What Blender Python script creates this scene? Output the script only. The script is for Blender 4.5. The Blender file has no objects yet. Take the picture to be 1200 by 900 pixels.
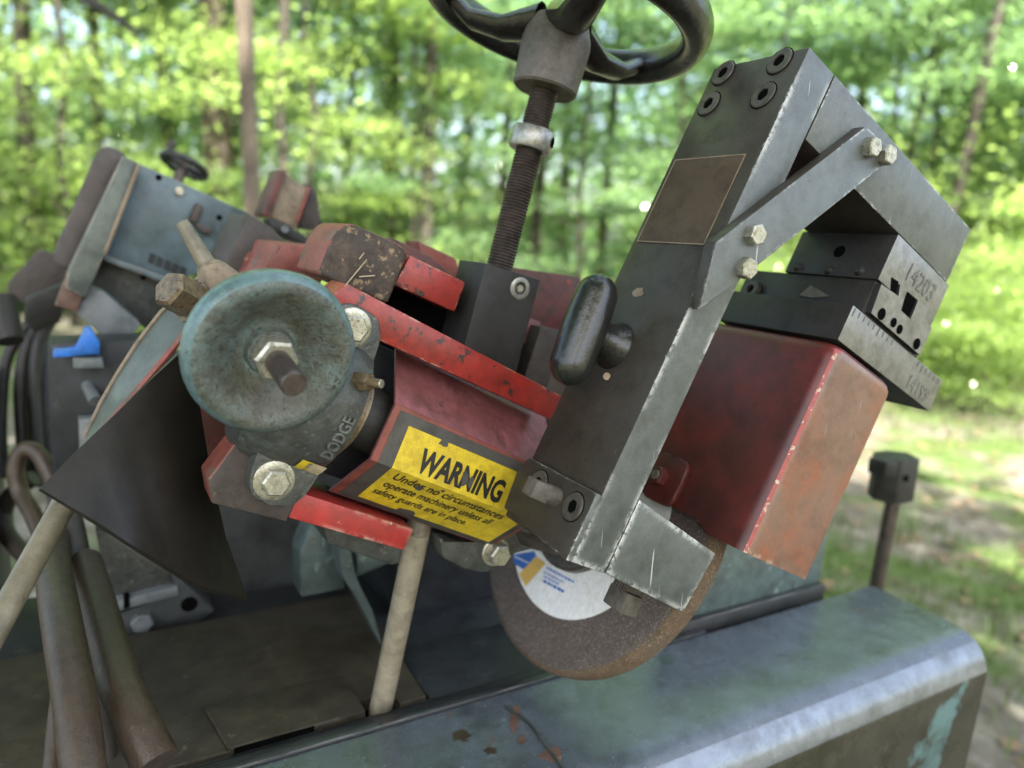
import bpy, bmesh, math, random
from mathutils import Vector as Vec, Matrix, noise as mnoise
rad = math.radians
random.seed(7)
scene = bpy.context.scene
col = scene.collection

# ------------------------------------------------------------------ camera
S = 0.7                                   # metres per modelling unit of the machine
FPX = 881.0                               # focal length in photo pixels (1200 wide)
CAM = Vec((0, 0, 1.40))
PITCH, ROLL, HEAD, TILT = rad(11.2), rad(-3.0), rad(30.3), rad(26.0)
_R0, _F, _N0 = Vec((1, 0, 0)), Vec((0, math.cos(PITCH), -math.sin(PITCH))), Vec((0, -math.sin(PITCH), -math.cos(PITCH)))
_R = _R0 * math.cos(ROLL) + _N0 * math.sin(ROLL)
_N = _N0 * math.cos(ROLL) - _R0 * math.sin(ROLL)
cam_data = bpy.data.cameras.new('camera')
cam = bpy.data.objects.new('camera', cam_data)
col.objects.link(cam)
cam.matrix_world = Matrix((( _R.x, -_N.x, -_F.x, CAM.x), (_R.y, -_N.y, -_F.y, CAM.y), (_R.z, -_N.z, -_F.z, CAM.z), (0, 0, 0, 1)))
cam_data.sensor_width = 36.0
cam_data.lens = 36.0 * FPX / 1200.0
cam_data.clip_start, cam_data.clip_end = 0.02, 3000
cam_data.dof.use_dof = True
cam_data.dof.focus_distance = 0.60 * S
cam_data.dof.aperture_fstop = cam_data.lens / 5.6
cam_data.dof.aperture_blades = 0
scene.camera = cam

# ------------------------------------------------------------------ light
SUN_EL, SUN_AZ = rad(58), rad(165)        # azimuth from +Y (into the wood), positive to the right
world = bpy.data.worlds.new('World'); scene.world = world; world.use_nodes = True
wn = world.node_tree; bg = wn.nodes['Background']
sky = wn.nodes.new('ShaderNodeTexSky'); sky.sky_type = 'NISHITA'; sky.sun_disc = False
sky.sun_elevation = SUN_EL; sky.sun_rotation = SUN_AZ
sky.air_density = 1.0; sky.dust_density = 4.0; sky.ozone_density = 0.4
wn.links.new(sky.outputs[0], bg.inputs[0]); bg.inputs[1].default_value = 0.13
sl = bpy.data.lights.new('sun', 'SUN'); sl.energy = 5.0; sl.angle = rad(0.53); sl.color = (1, 0.95, 0.86)
so = bpy.data.objects.new('sun', sl); col.objects.link(so)
sdir = Vec((math.sin(SUN_AZ) * math.cos(SUN_EL), math.cos(SUN_AZ) * math.cos(SUN_EL), math.sin(SUN_EL)))
so.rotation_euler = (-sdir).to_track_quat('-Z', 'Y').to_euler(); so.location = sdir * 30
vs = scene.view_settings; vs.view_transform = 'Standard'; vs.look = 'None'; vs.exposure = 2.65
vs.use_white_balance = True; vs.white_balance_temperature = 6800; vs.white_balance_tint = 8; vs.gamma = 1
scene.render.engine = 'CYCLES'
scene.cycles.use_denoising = True
scene.cycles.max_bounces = 8; scene.cycles.transparent_max_bounces = 8
scene.cycles.sample_clamp_indirect = 6; scene.cycles.caustics_reflective = False; scene.cycles.caustics_refractive = False

# ------------------------------------------------------------------ frames
def ray(x, y): return _R * ((x - 600) / FPX) + _N * ((y - 450) / FPX) + _F
def pt(x, y, z): return CAM + ray(x, y) * (z * S)
XP = Vec((math.cos(HEAD), math.sin(HEAD), 0)); EP = Vec((-math.sin(HEAD), math.cos(HEAD), 0)); ZP = Vec((0, 0, 1))
def tilted(t): return XP * math.cos(t) - ZP * math.sin(t), XP * math.sin(t) + ZP * math.cos(t)
class Fr:
    def __init__(s, o, a, b, c): s.o, s.ax = o, (a, b, c)
    def w(s, a, b, c): return s.o + (s.ax[0] * a + s.ax[1] * b + s.ax[2] * c) * S
    def px(s, x, y, i, val):                # where the sight line meets the plane axis i = val
        n = s.ax[i]; r = ray(x, y); k = (val * S - (CAM - s.o).dot(n)) / r.dot(n)
        p = CAM + r * k - s.o
        return [p.dot(a) / S for a in s.ax]
    def loc(s, p):
        q = p - s.o
        return [q.dot(a) / S for a in s.ax]
O = pt(672, 653, .55)
D26, V26 = tilted(TILT)
H = Fr(O, D26, EP, V26)                    # tilted grinding head: d along spindle, e away, v up
M = Fr(O, XP, EP, ZP)                      # machine base
D13, V13 = tilted(rad(13.3))
J = Fr(O, D13, EP, V13)                    # feed screw
GROUND = (0.0 - O.z) / S                   # ground in M units

# ------------------------------------------------------------------ mesh helpers
class MB:
    def __init__(s): s.bm = bmesh.new()
    def _tag(s, before, mi):
        for f in s.bm.faces:
            if f not in before: f.material_index = mi
    def poly_prism(s, base, top, bev=0, seg=2, mi=None):
        vb = [s.bm.verts.new(p) for p in base]; vt = [s.bm.verts.new(p) for p in top]
        n = len(vb); fs = []
        fs.append(s.bm.faces.new(vb[::-1])); fs.append(s.bm.faces.new(vt))
        for i in range(n): fs.append(s.bm.faces.new((vb[i], vb[(i + 1) % n], vt[(i + 1) % n], vt[i])))
        if bev:
            ed = list({e for f in fs for e in f.edges})
            bmesh.ops.bevel(s.bm, geom=ed, offset=bev * S, segments=seg, affect='EDGES', clamp_overlap=True, profile=.5)
        return s
    def box(s, F, a, b, bev=.0012, seg=2):
        p = lambda i, j, k: F.w((a[0], b[0])[i], (a[1], b[1])[j], (a[2], b[2])[k])
        return s.poly_prism([p(0, 0, 0), p(1, 0, 0), p(1, 1, 0), p(0, 1, 0)], [p(0, 0, 1), p(1, 0, 1), p(1, 1, 1), p(0, 1, 1)], bev, seg)
    def prism(s, F, pts, i, lo, hi, bev=.0012, seg=2):   # pts: local 2-tuples in the two other axes
        o = [k for k in range(3) if k != i]
        def mk(q, val):
            c = [0, 0, 0]; c[i] = val; c[o[0]], c[o[1]] = q; return F.w(*c)
        return s.poly_prism([mk(q, lo) for q in pts], [mk(q, hi) for q in pts], bev, seg)
    def trace(s, F, pix, i, lo, hi, bev=.0012, seg=2):   # outline seen on plane axis i = lo, given thickness to hi
        o = [k for k in range(3) if k != i]
        pts = []
        for q in pix:
            c = F.px(q[0], q[1], i, lo); pts.append((c[o[0]], c[o[1]]))
        return s.prism(F, pts, i, lo, hi, bev, seg)
    def lathe(s, o, n, prof, seg=32, up=None, closed=True):         # prof: (axial, radius) in world metres
        n = n.normalized(); u = (up or Vec((0, 0, 1))).cross(n)
        if u.length < 1e-4: u = Vec((1, 0, 0)).cross(n)
        u.normalize(); w = n.cross(u)
        rings = []
        for (a, r) in prof:
            if r < 1e-7: rings.append([s.bm.verts.new(o + n * a)])
            else: rings.append([s.bm.verts.new(o + n * a + (u * math.cos(2 * math.pi * k / seg) + w * math.sin(2 * math.pi * k / seg)) * r) for k in range(seg)])
        for A, B in zip(rings, rings[1:]):
            for k in range(seg):
                k2 = (k + 1) % seg
                if len(A) == 1 and len(B) == 1: break
                if len(A) == 1: s.bm.faces.new((A[0], B[k], B[k2]))
                elif len(B) == 1: s.bm.faces.new((A[k2], A[k], B[0]))
                else: s.bm.faces.new((A[k2], A[k], B[k], B[k2]))
        if closed and len(rings[0]) > 1: s.bm.faces.new(rings[0])
        if closed and len(rings[-1]) > 1: s.bm.faces.new(rings[-1][::-1])
        return s
    def cyl(s, p0, p1, r0, r1=None, seg=24, ch=0.0):
        n = p1 - p0; L = n.length; r1 = r0 if r1 is None else r1
        pr = [(0, r0 - ch), (ch, r0), (L - ch, r1), (L, r1 - ch)] if ch else [(0, r0), (L, r1)]
        return s.lathe(p0, n, pr, seg)
    def hexa(s, o, n, r, h, up=None, rot=0, ch=.12):
        n = n.normalized(); u = (up or V26).cross(n); u.normalize(); w = n.cross(u)
        ring = lambda a, rr: [s.bm.verts.new(o + n * a + (u * math.cos(math.pi / 3 * k + rot) + w * math.sin(math.pi / 3 * k + rot)) * rr) for k in range(6)]
        R0, R1, R2 = ring(0, r), ring(h * (1 - ch), r), ring(h, r * .86)
        for A, B in ((R0, R1), (R1, R2)):
            for k in range(6): s.bm.faces.new((A[k], A[(k + 1) % 6], B[(k + 1) % 6], B[k]))
        s.bm.faces.new(R2); s.bm.faces.new(R0[::-1])
        return s
    def tube(s, pts, r, seg=12, rs=None):
        pts = [Vec(p) for p in pts]; prev = None; rings = []
        for i, p in enumerate(pts):
            t = (pts[min(i + 1, len(pts) - 1)] - pts[max(i - 1, 0)]).normalized()
            u = prev - t * prev.dot(t) if prev else (Vec((0, 0, 1)).cross(t) if abs(t.z) < .95 else Vec((1, 0, 0)).cross(t))
            u.normalize(); prev = u; w = t.cross(u); rr = rs[i] if rs else r
            rings.append([s.bm.verts.new(p + (u * math.cos(2 * math.pi * k / seg) + w * math.sin(2 * math.pi * k / seg)) * rr) for k in range(seg)])
        for A, B in zip(rings, rings[1:]):
            for k in range(seg): s.bm.faces.new((A[k], A[(k + 1) % seg], B[(k + 1) % seg], B[k]))
        s.bm.faces.new(rings[0][::-1]); s.bm.faces.new(rings[-1])
        return s
    def build(s, name, mats, parent=None, smooth=True, angle=38, recalc=True, facemat=None):
        if recalc: bmesh.ops.recalc_face_normals(s.bm, faces=s.bm.faces[:])
        off = parent_loc(parent) if parent else Vec((0, 0, 0))
        if not parent:
            lo = Vec((min(v.co.x for v in s.bm.verts), min(v.co.y for v in s.bm.verts), min(v.co.z for v in s.bm.verts)))
            hi = Vec((max(v.co.x for v in s.bm.verts), max(v.co.y for v in s.bm.verts), 0))
            off = Vec(((lo.x + hi.x) / 2, (lo.y + hi.y) / 2, lo.z))
        if facemat:
            for f in s.bm.faces: f.material_index = facemat(f.normal) if facemat.__code__.co_argcount == 1 else facemat(f.normal, f.calc_center_median())
        for v in s.bm.verts: v.co -= off
        me = bpy.data.meshes.new(name); s.bm.to_mesh(me); s.bm.free()
        if not isinstance(mats, (list, tuple)): mats = [mats]
        for m in mats: me.materials.append(m)
        if smooth:
            for p in me.polygons: p.use_smooth = True
            me.set_sharp_from_angle(angle=rad(angle))
        o = bpy.data.objects.new(name, me); col.objects.link(o)
        if parent: o.parent = parent
        else: o.location = off
        return o
def catmull(P_, n=8):
    out = []
    for i in range(len(P_) - 1):
        p0, p1, p2, p3 = P_[max(i - 1, 0)], P_[i], P_[i + 1], P_[min(i + 2, len(P_) - 1)]
        for k in range(n):
            t = k / n; out.append(.5 * ((2 * p1) + (p2 - p0) * t + (2 * p0 - 5 * p1 + 4 * p2 - p3) * t * t + (3 * p1 - p0 - 3 * p2 + p3) * t ** 3))
    out.append(P_[-1]); return out
def parent_loc(p):
    l = Vec(p.location)
    while p.parent: p = p.parent; l += p.location
    return l
def tag(o, label=None, cat=None, group=None, kind=None):
    if label: o['label'] = label
    if cat: o['category'] = cat
    if group: o['group'] = group
    if kind: o['kind'] = kind
    return o
def thing(name, loc, label, cat, group=None):
    o = bpy.data.objects.new(name, None); col.objects.link(o); o.location = loc; o.empty_display_size = .02
    return tag(o, label, cat, group)
def copy_tree(o, parent=None):
    c = o.copy(); col.objects.link(c); c.parent = parent
    for ch in list(o.children): copy_tree(ch, c)
    return c

# ------------------------------------------------------------------ materials
MATS = {}
def paint(name, c1, c2=None, c3=None, rough=.5, metal=0., s1=25, s2=180, t3=.62, edge=None, edge_r=.0025, edge_k=.5, bump=.15, bs=500, rv=.15, coat=0, scratch=None, mix2=(.35, .65), spec=.5, dirt=.45, grain=.22):
    """worn paint or metal: two blotchy tones, specks, bare edges, scratches, fine relief"""
    if name in MATS: return MATS[name]
    m = bpy.data.materials.new(name); m.use_nodes = True; nt = m.node_tree; N = nt.nodes; L = nt.links
    b = N['Principled BSDF']; b.inputs['Metallic'].default_value = metal; b.inputs['Specular IOR Level'].default_value = spec
    tc = N.new('ShaderNodeTexCoord')
    def nz(sc, det=6, ro=.6, vec=None):
        n = N.new('ShaderNodeTexNoise'); n.inputs['Scale'].default_value = sc; n.inputs['Detail'].default_value = det; n.inputs['Roughness'].default_value = ro
        L.new(vec or tc.outputs['Object'], n.inputs['Vector']); return n.outputs['Fac']
    def ramp(f, lo, hi):
        r = N.new('ShaderNodeMapRange'); r.inputs['From Min'].default_value = lo; r.inputs['From Max'].default_value = hi; r.clamp = True
        L.new(f, r.inputs['Value']); return r.outputs['Result']
    def mix(f, a, c):
        x = N.new('ShaderNodeMix'); x.data_type = 'RGBA'
        L.new(f, x.inputs['Factor'])
        for v, i in ((a, 6), (c, 7)):
            if isinstance(v, tuple): x.inputs[i].default_value = (*v, 1)
            else: L.new(v, x.inputs[i])
        return x.outputs[2]
    big = nz(s1, 6)
    cc = mix(ramp(big, *mix2), c1, c2 or c1)
    cc = mix(ramp(nz(s1 * 5, 4), .35, .75), cc, tuple(x * .82 for x in (c2 or c1)))
    if c3: 
        cc = mix(ramp(nz(s2, 5, .65), t3, t3 + .05), cc, c3)
    def mul(fac, col_, k):
        x = N.new('ShaderNodeMix'); x.data_type = 'RGBA'; x.blend_type = 'MULTIPLY'; L.new(fac, x.inputs['Factor']); L.new(col_, x.inputs[6]); x.inputs[7].default_value = (k, k * .97, k * .92, 1); return x.outputs[2]
    if dirt: cc = mul(ramp(nz(s1 * 2.1, 9, .72), .47, .66), cc, 1 - dirt)
    if grain: cc = mul(ramp(nz(1500, 2, .5), .35, .7), cc, 1 - grain)
    if scratch:
        mp = N.new('ShaderNodeMapping'); mp.inputs['Scale'].default_value = (1, 1, .04); mp.inputs['Rotation'].default_value = (.5, .9, .3)
        L.new(tc.outputs['Object'], mp.inputs['Vector'])
        cc = mix(ramp(nz(420, 3, .5, mp.outputs[0]), .72, .75), cc, scratch)
    if edge:
        bv = N.new('ShaderNodeBevel'); bv.samples = 4; bv.inputs['Radius'].default_value = edge_r
        ge = N.new('ShaderNodeNewGeometry'); dt = N.new('ShaderNodeVectorMath'); dt.operation = 'DOT_PRODUCT'
        L.new(bv.outputs[0], dt.inputs[0]); L.new(ge.outputs['Normal'], dt.inputs[1])
        inv = N.new('ShaderNodeMath'); inv.operation = 'SUBTRACT'; inv.inputs[0].default_value = 1; L.new(dt.outputs['Value'], inv.inputs[1])
        e = ramp(inv.outputs[0], .01, .12); mu = N.new('ShaderNodeMath'); mu.operation = 'MULTIPLY'
        L.new(e, mu.inputs[0]); L.new(ramp(nz(s2 * 1.3, 5, .7), edge_k, edge_k + .06), mu.inputs[1])
        mv = N.new('ShaderNodeMath'); mv.operation = 'MULTIPLY'; L.new(mu.outputs[0], mv.inputs[0]); L.new(ramp(nz(21, 4, .6), .44, .60), mv.inputs[1])
        cc = mix(mv.outputs[0], cc, edge)
    L.new(cc, b.inputs['Base Color'])
    rr = N.new('ShaderNodeMapRange'); rr.inputs['To Min'].default_value = max(.05, rough - rv); rr.inputs['To Max'].default_value = min(1, rough + rv)
    L.new(nz(s1 * 2.3, 5), rr.inputs['Value']); L.new(rr.outputs[0], b.inputs['Roughness'])
    if coat: b.inputs['Coat Weight'].default_value = coat; b.inputs['Coat Roughness'].default_value = .12
    if bump:
        bp = N.new('ShaderNodeBump'); bp.inputs['Strength'].default_value = bump; bp.inputs['Distance'].default_value = .0008
        L.new(nz(bs, 4, .6), bp.inputs['Height']); L.new(bp.outputs[0], b.inputs['Normal'])
    MATS[name] = m
    return m
CHIP = (.62, .62, .58)
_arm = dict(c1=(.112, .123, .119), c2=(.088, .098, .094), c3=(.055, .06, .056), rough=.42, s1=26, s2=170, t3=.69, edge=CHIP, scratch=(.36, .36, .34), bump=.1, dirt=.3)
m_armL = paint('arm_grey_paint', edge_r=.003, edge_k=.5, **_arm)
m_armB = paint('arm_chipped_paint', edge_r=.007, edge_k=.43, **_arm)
m_armD = paint('arm_shaded_side', (.031, .027, .022), (.050, .044, .036), (.09, .08, .066), .42, s1=26, s2=260, t3=.71, edge=CHIP, edge_r=.002, edge_k=.52, bump=.1, dirt=.4, scratch=(.065, .06, .052), spec=.28)  # left and under faces of the arm: their shade put into the colour
m_steelL = paint('ground_steel', (.25, .25, .235), (.19, .193, .182), (.11, .10, .088), .38, .45, s1=40, s2=320, t3=.64, bump=.08, dirt=.3)
m_black = paint('black_oxide', (.022, .022, .022), (.036, .034, .032), (.07, .065, .06), .48, s1=26, s2=300, t3=.72, bump=.12, scratch=(.06, .06, .058), spec=.25)
m_hole = paint('hole_black', (.004, .004, .004), rough=.95, bump=0, dirt=0, grain=0, spec=0)  # plain black painted for the shade inside holes, slots and gaps
m_screw = paint('worn_screw_head', (.065, .06, .053), (.09, .083, .073), None, .45, .2, s1=80, bump=.15, spec=.3)
m_handle = paint('handle_enamel', (.012, .013, .013), (.02, .02, .018), (.05, .045, .03), .22, s1=20, s2=400, t3=.74, bump=.35, bs=260, rv=.08)
m_zinc = paint('zinc_bolt', (.55, .54, .46), (.40, .385, .31), (.16, .13, .085), .36, .7, s1=120, s2=420, t3=.60, bump=.3, bs=300)
m_brass = paint('dull_brass_zinc', (.26, .19, .115), (.18, .135, .085), (.08, .05, .035), .42, .5, s1=70, s2=300, t3=.6, bump=.2)
m_redS = paint('guard_shaded_red_paint', (.135, .014, .012), (.07, .017, .014), (.035, .014, .012), .46, s1=14, s2=180, t3=.66, bump=.12, mix2=(.38, .62), dirt=.4)  # side of the guard: its shade put into the red paint
m_orange = paint('guard_lit_worn_red', (.25, .078, .038), (.20, .115, .085), (.15, .19, .12), .34, s1=17, s2=24, t3=.66, edge=(.45, .38, .3), edge_r=.005, edge_k=.5, bump=.12, scratch=(.42, .34, .28), mix2=(.44, .57), dirt=.35)  # front of the guard: real wear, plus its brighter light put into the colour
m_scuff = paint('scuffed_red_corner', (.34, .03, .025), (.34, .05, .04), (.5, .38, .28), .4, s1=60, s2=190, t3=.56, bump=.2, dirt=.3)
m_red = paint('bright_red_paint', (.37, .026, .020), (.27, .028, .022), (.035, .022, .02), .40, s1=26, s2=120, t3=.595, edge=(.5, .35, .25), edge_r=.0025, edge_k=.48, bump=.15, dirt=.42, grain=.3)
m_redChip = paint('chipped_red_paint', (.38, .026, .022), (.28, .03, .026), (.55, .44, .36), .45, s1=22, s2=130, t3=.655, edge=(.6, .48, .4), edge_r=.005, edge_k=.43, bump=.15, dirt=.4)
m_pink = paint('faded_pink_red', (.31, .105, .125), (.20, .07, .07), (.11, .055, .05), .46, s1=28, s2=120, t3=.62, edge=(.12, .05, .04), edge_r=.003, bump=.12, dirt=.4, grain=.3)
m_redD = paint('dusty_dark_red', (.14, .03, .025), (.075, .035, .03), (.045, .03, .025), .6, s1=25, s2=100, t3=.6, bump=.15)
m_redB = paint('dusty_salmon_red', (.28, .055, .04), (.21, .065, .048), (.13, .085, .062), .55, s1=34, s2=60, t3=.58, bump=.12, dirt=.4)
m_rust = paint('rusty_casting', (.10, .07, .05), (.045, .037, .032), (.27, .19, .11), .8, s1=55, s2=130, t3=.57, bump=.9, bs=220)
m_castG = paint('dark_green_casting', (.078, .088, .082), (.052, .053, .048), (.14, .14, .115), .38, s1=45, s2=190, t3=.61, bump=.9, bs=200, dirt=.5)
m_castL = paint('worn_cast_letters', (.16, .17, .155), (.11, .12, .11), None, .4, .2, s1=60, bump=.2)
m_browncast = paint('brown_casting', (.07, .05, .042), (.045, .038, .034), (.11, .08, .06), .65, s1=30, s2=120, t3=.65, bump=.35, bs=200)
m_teal = paint('mottled_teal_paint', (.105, .155, .150), (.095, .092, .066), (.028, .026, .02), .5, .05, s1=42, s2=480, t3=.58, edge=(.2, .3, .31), edge_r=.006, edge_k=.42, bump=1.0, bs=420, rv=.2, dirt=.5, grain=.4)
m_tealrim = paint('teal_enamel_rim', (.115, .20, .22), (.095, .15, .155), (.04, .042, .036), .3, .05, s1=45, s2=300, t3=.62, bump=.6, bs=300, rv=.12, dirt=.45)
m_bluegrey = paint('bluegrey_paint', (.115, .175, .21), (.085, .125, .145), (.05, .05, .055), .45, s1=18, s2=70, t3=.66, edge=(.33, .27, .2), edge_r=.003, edge_k=.4, bump=.1, dirt=.35)
m_greengrey = paint('greengrey_paint', (.105, .125, .105), (.075, .09, .08), (.2, .17, .13), .5, s1=14, s2=70, t3=.68, edge=(.36, .29, .21), edge_r=.003, edge_k=.42, bump=.1)
m_rustp = paint('rusty_brown_paint', (.17, .085, .06), (.12, .07, .055), (.25, .16, .11), .6, s1=30, s2=60, bump=.15)
m_brownpad = paint('brown_rubber_pad', (.085, .068, .062), (.06, .052, .05), None, .7, s1=12, bump=.2)
m_tealflat = paint('worn_teal_panel', (.088, .135, .13), (.062, .082, .08), (.19, .25, .24), .36, s1=26, s2=80, t3=.62, bump=.15, dirt=.4, scratch=(.25, .3, .3))
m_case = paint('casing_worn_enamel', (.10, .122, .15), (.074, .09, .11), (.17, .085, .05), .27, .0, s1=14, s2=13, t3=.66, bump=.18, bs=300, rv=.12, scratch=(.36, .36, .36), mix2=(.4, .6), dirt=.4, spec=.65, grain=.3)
m_caseE = paint('casing_edge_highlight', (.26, .285, .325), (.20, .22, .25), (.4, .39, .36), .22, .5, s1=16, s2=200, t3=.68, bump=.25, bs=180, rv=.08, dirt=.35)  # rounded edge: sky highlight put into a paler, glossier colour
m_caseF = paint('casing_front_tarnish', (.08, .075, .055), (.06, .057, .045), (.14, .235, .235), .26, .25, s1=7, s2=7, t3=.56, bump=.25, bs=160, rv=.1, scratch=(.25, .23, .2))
m_bed = paint('oily_olive_plate', (.062, .051, .031), (.042, .036, .025), (.095, .082, .056), .6, s1=16, s2=90, t3=.66, bump=.2, bs=160, dirt=.35, scratch=(.085, .078, .06), spec=.2, edge=(.12, .11, .09), edge_r=.002, edge_k=.4)
m_rail = paint('oily_dark_steel', (.028, .031, .036), (.042, .044, .046), (.09, .07, .055), .33, .3, s1=20, s2=90, t3=.67, bump=.12, edge=(.22, .22, .22), edge_r=.0025, edge_k=.36)
m_shadow = paint('shaded_blue_grey_paint', (.028, .032, .038), (.021, .023, .026), (.045, .045, .042), .5, s1=18, s2=60, bump=.12, spec=.3)  # base colour darkened to carry the shade under the head
m_wallgrey = paint('dull_grey_panel', (.060, .066, .068), (.048, .053, .055), (.03, .03, .03), .5, s1=14, s2=40, t3=.64, bump=.08, spec=.3)
m_rubber = paint('dark_rubber_sheet', (.0135, .0115, .009), (.019, .0165, .013), None, .42, s1=30, bump=.12, bs=300, rv=.1, dirt=.35, spec=.28, scratch=(.04, .037, .032))
m_hose = paint('dirty_brown_hose', (.040, .025, .0155), (.058, .039, .026), (.020, .013, .009), .5, s1=60, s2=60, t3=.64, bump=.6, bs=260, dirt=.4, scratch=(.16, .13, .1))
m_hoseD = paint('dark_brown_hose', (.024, .017, .012), (.034, .025, .018), (.014, .01, .007), .55, s1=60, s2=60, t3=.66, bump=.6, bs=260, dirt=.4)
m_pipe = paint('dirty_cream_pipe', (.21, .18, .125), (.16, .14, .098), (.06, .05, .036), .45, s1=26, s2=110, t3=.63, bump=.15, dirt=.4)
m_rodcream = paint('cream_rod_paint', (.34, .30, .225), (.27, .24, .18), (.14, .11, .075), .4, s1=30, s2=120, t3=.67, bump=.1, dirt=.35)
m_cable = paint('black_cable', (.018, .016, .015), (.036, .033, .03), None, .5, s1=50, bump=.15, spec=.3)
m_blue = paint('blue_plastic', (.03, .17, .62), (.04, .2, .66), None, .4, s1=50, bump=.05)
m_boxgrey = paint('weathered_grey_box', (.17, .19, .20), (.13, .145, .155), (.3, .31, .3), .5, s1=16, s2=40, t3=.68, bump=.08)
m_thread = paint('brown_threaded_steel', (.12, .095, .085), (.085, .07, .064), (.05, .035, .03), .36, .6, s1=50, s2=220, t3=.66, bump=.15)
m_hub = paint('dull_cast_hub', (.13, .115, .095), (.10, .088, .075), (.2, .18, .15), .6, .1, s1=50, s2=260, t3=.68, bump=.35, bs=300)
m_rim = paint('worn_black_rim', (.02, .021, .021), (.03, .03, .028), (.09, .085, .075), .2, .2, s1=25, s2=260, t3=.70, edge=(.2, .19, .17), edge_r=.004, bump=.4, bs=240, rv=.08)
m_yellow = paint('warning_yellow', (.70, .52, .03), (.56, .41, .03), (.08, .065, .03), .42, s1=34, s2=330, t3=.70, bump=.1, mix2=(.42, .72), dirt=.28, grain=.15)
m_stickblack = paint('sticker_black', (.055, .056, .052), (.075, .07, .062), (.13, .11, .09), .5, s1=26, s2=150, t3=.68, bump=.08)
m_ink = paint('black_ink', (.013, .013, .012), rough=.5, bump=0, dirt=.15, grain=.1)
m_stamp = paint('stamped_grey', (.17, .165, .15), rough=.6, bump=0)
m_white = paint('white_paper', (.78, .78, .78), (.72, .72, .72), None, .6, s1=60, bump=.05, dirt=.08, grain=.05)
m_lblue = paint('label_blue', (.03, .13, .48), rough=.6, bump=0, dirt=.15, grain=.1)
m_lyel = paint('label_ochre', (.66, .41, .10), rough=.6, bump=0, dirt=.15, grain=.1)
m_sky_txt = paint('label_pale_blue', (.18, .28, .66), rough=.6, bump=0, dirt=.15, grain=.1)
m_grit = paint('abrasive_grit', (.125, .096, .084), (.095, .074, .066), (.30, .25, .2), .8, s1=60, s2=850, t3=.57, bump=1.0, bs=900, dirt=.15, grain=.45)
m_gritrim = paint('rusty_abrasive_rim', (.105, .078, .056), (.145, .094, .054), (.30, .21, .13), .85, s1=30, s2=800, t3=.57, bump=1.0, bs=800, dirt=.35, grain=.4, mix2=(.42, .58))
m_flange = paint('turned_flange', (.16, .14, .12), (.11, .095, .08), None, .38, .6, s1=60, bump=.1)
m_platebrown = paint('brown_name_plate', (.060, .041, .027), (.078, .055, .036), (.13, .09, .06), .6, s1=22, s2=300, t3=.69, bump=.08, spec=.2, scratch=(.12, .09, .065))
m_tin = paint('bare_aluminium', (.4, .4, .36), (.3, .3, .28), None, .35, .6, s1=80, bump=.1)
m_wood = paint('weathered_wood', (.125, .098, .078), (.16, .128, .10), (.07, .055, .045), .85, s1=10, s2=40, bump=.3)
m_tan = paint('tan_metal', (.27, .205, .14), (.21, .16, .11), (.09, .065, .05), .6, s1=40, s2=60, t3=.62, bump=.15)
m_straw = paint('dry_straw', (.5, .42, .28), (.42, .35, .22), None, .8, s1=90, bump=0)

# ------------------------------------------------------------------ hardware
def hex_bolt(par, o, n, r, h, mat, washer=None, name='hex_bolt', rot=.3):
    b = MB()
    base = 0
    b.hexa(o + n * base, n, r, h, rot=rot)
    hb = b.build(name, mat, par, angle=25)
    if washer:
        MB().lathe(o - n * .0003, n, [(0, washer), (h * .16, washer), (h * .22, washer * .93), (h * .22, r * .9)], 28).build('washer', mat, par if par.parent else hb)
    return hb
def socket_screw(par, o, n, r, mat=None, proud=.0013, rot=.2, name='cap_screw'):
    """round head nearly flush in its counterbore, with a hexagon socket"""
    mat = mat or m_screw; n = n.normalized(); b = MB(); bm = b.bm
    u = V26.cross(n); u.normalize(); w = n.cross(u)
    K = 24
    ring = lambda a, rr, hx=False: [bm.verts.new(o + n * a + (u * math.cos(2 * math.pi * k / K) + w * math.sin(2 * math.pi * k / K)) * (rr if not hx else rr * math.cos(math.pi / 6) / math.cos(((2 * math.pi * k / K + rot) % (math.pi / 3)) - math.pi / 6))) for k in range(K)]
    R = [ring(-.001, r), ring(proud * .5, r), ring(proud, r * .93), ring(proud, r * .52, True), ring(.0003, r * .50, True)]
    for A, B in zip(R, R[1:]):
        for k in range(K): bm.faces.new((A[k], A[(k + 1) % K], B[(k + 1) % K], B[k]))
    bm.faces.new(R[-1])
    hb = b.build(name, mat, par, angle=25)
    MB().lathe(o, n, [(.0002, r * 1.07), (.0003, r * 1.08), (.0003, r * 1.0)], 28, closed=False).build('counterbore_ring', m_hole, hb)
    MB().lathe(o + n * .0004, n, [(0, r * .5), (.0002, r * .44), (.0002, 0)], 12, closed=False).build('socket', m_hole, hb)
    return hb
def hole(par, o, n, r, name='bolt_hole', m=None):
    return MB().lathe(o, n, [(.0003, r), (.0004, r * .9), (.0004, 0)], 18, closed=False).build(name, m or m_hole, par)
def text_mesh(body, size=1.0, bold=.0, shear=0, ext=0.0, spacing=1.0):
    cu = bpy.data.curves.new('text', 'FONT'); cu.body = body; cu.size = size; cu.offset = bold; cu.shear = shear; cu.extrude = ext; cu.space_character = spacing
    cu.align_x = 'LEFT'; cu.resolution_u = 3
    ob = bpy.data.objects.new('text', cu); col.objects.link(ob)
    dg = bpy.context.evaluated_depsgraph_get(); ev = ob.evaluated_get(dg)
    me = bpy.data.meshes.new_from_object(ev)
    v = [tuple(x.co) for x in me.vertices]; f = [tuple(p.vertices) for p in me.polygons]
    bpy.data.objects.remove(ob); bpy.data.curves.remove(cu); bpy.data.meshes.remove(me)
    return v, f
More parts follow.
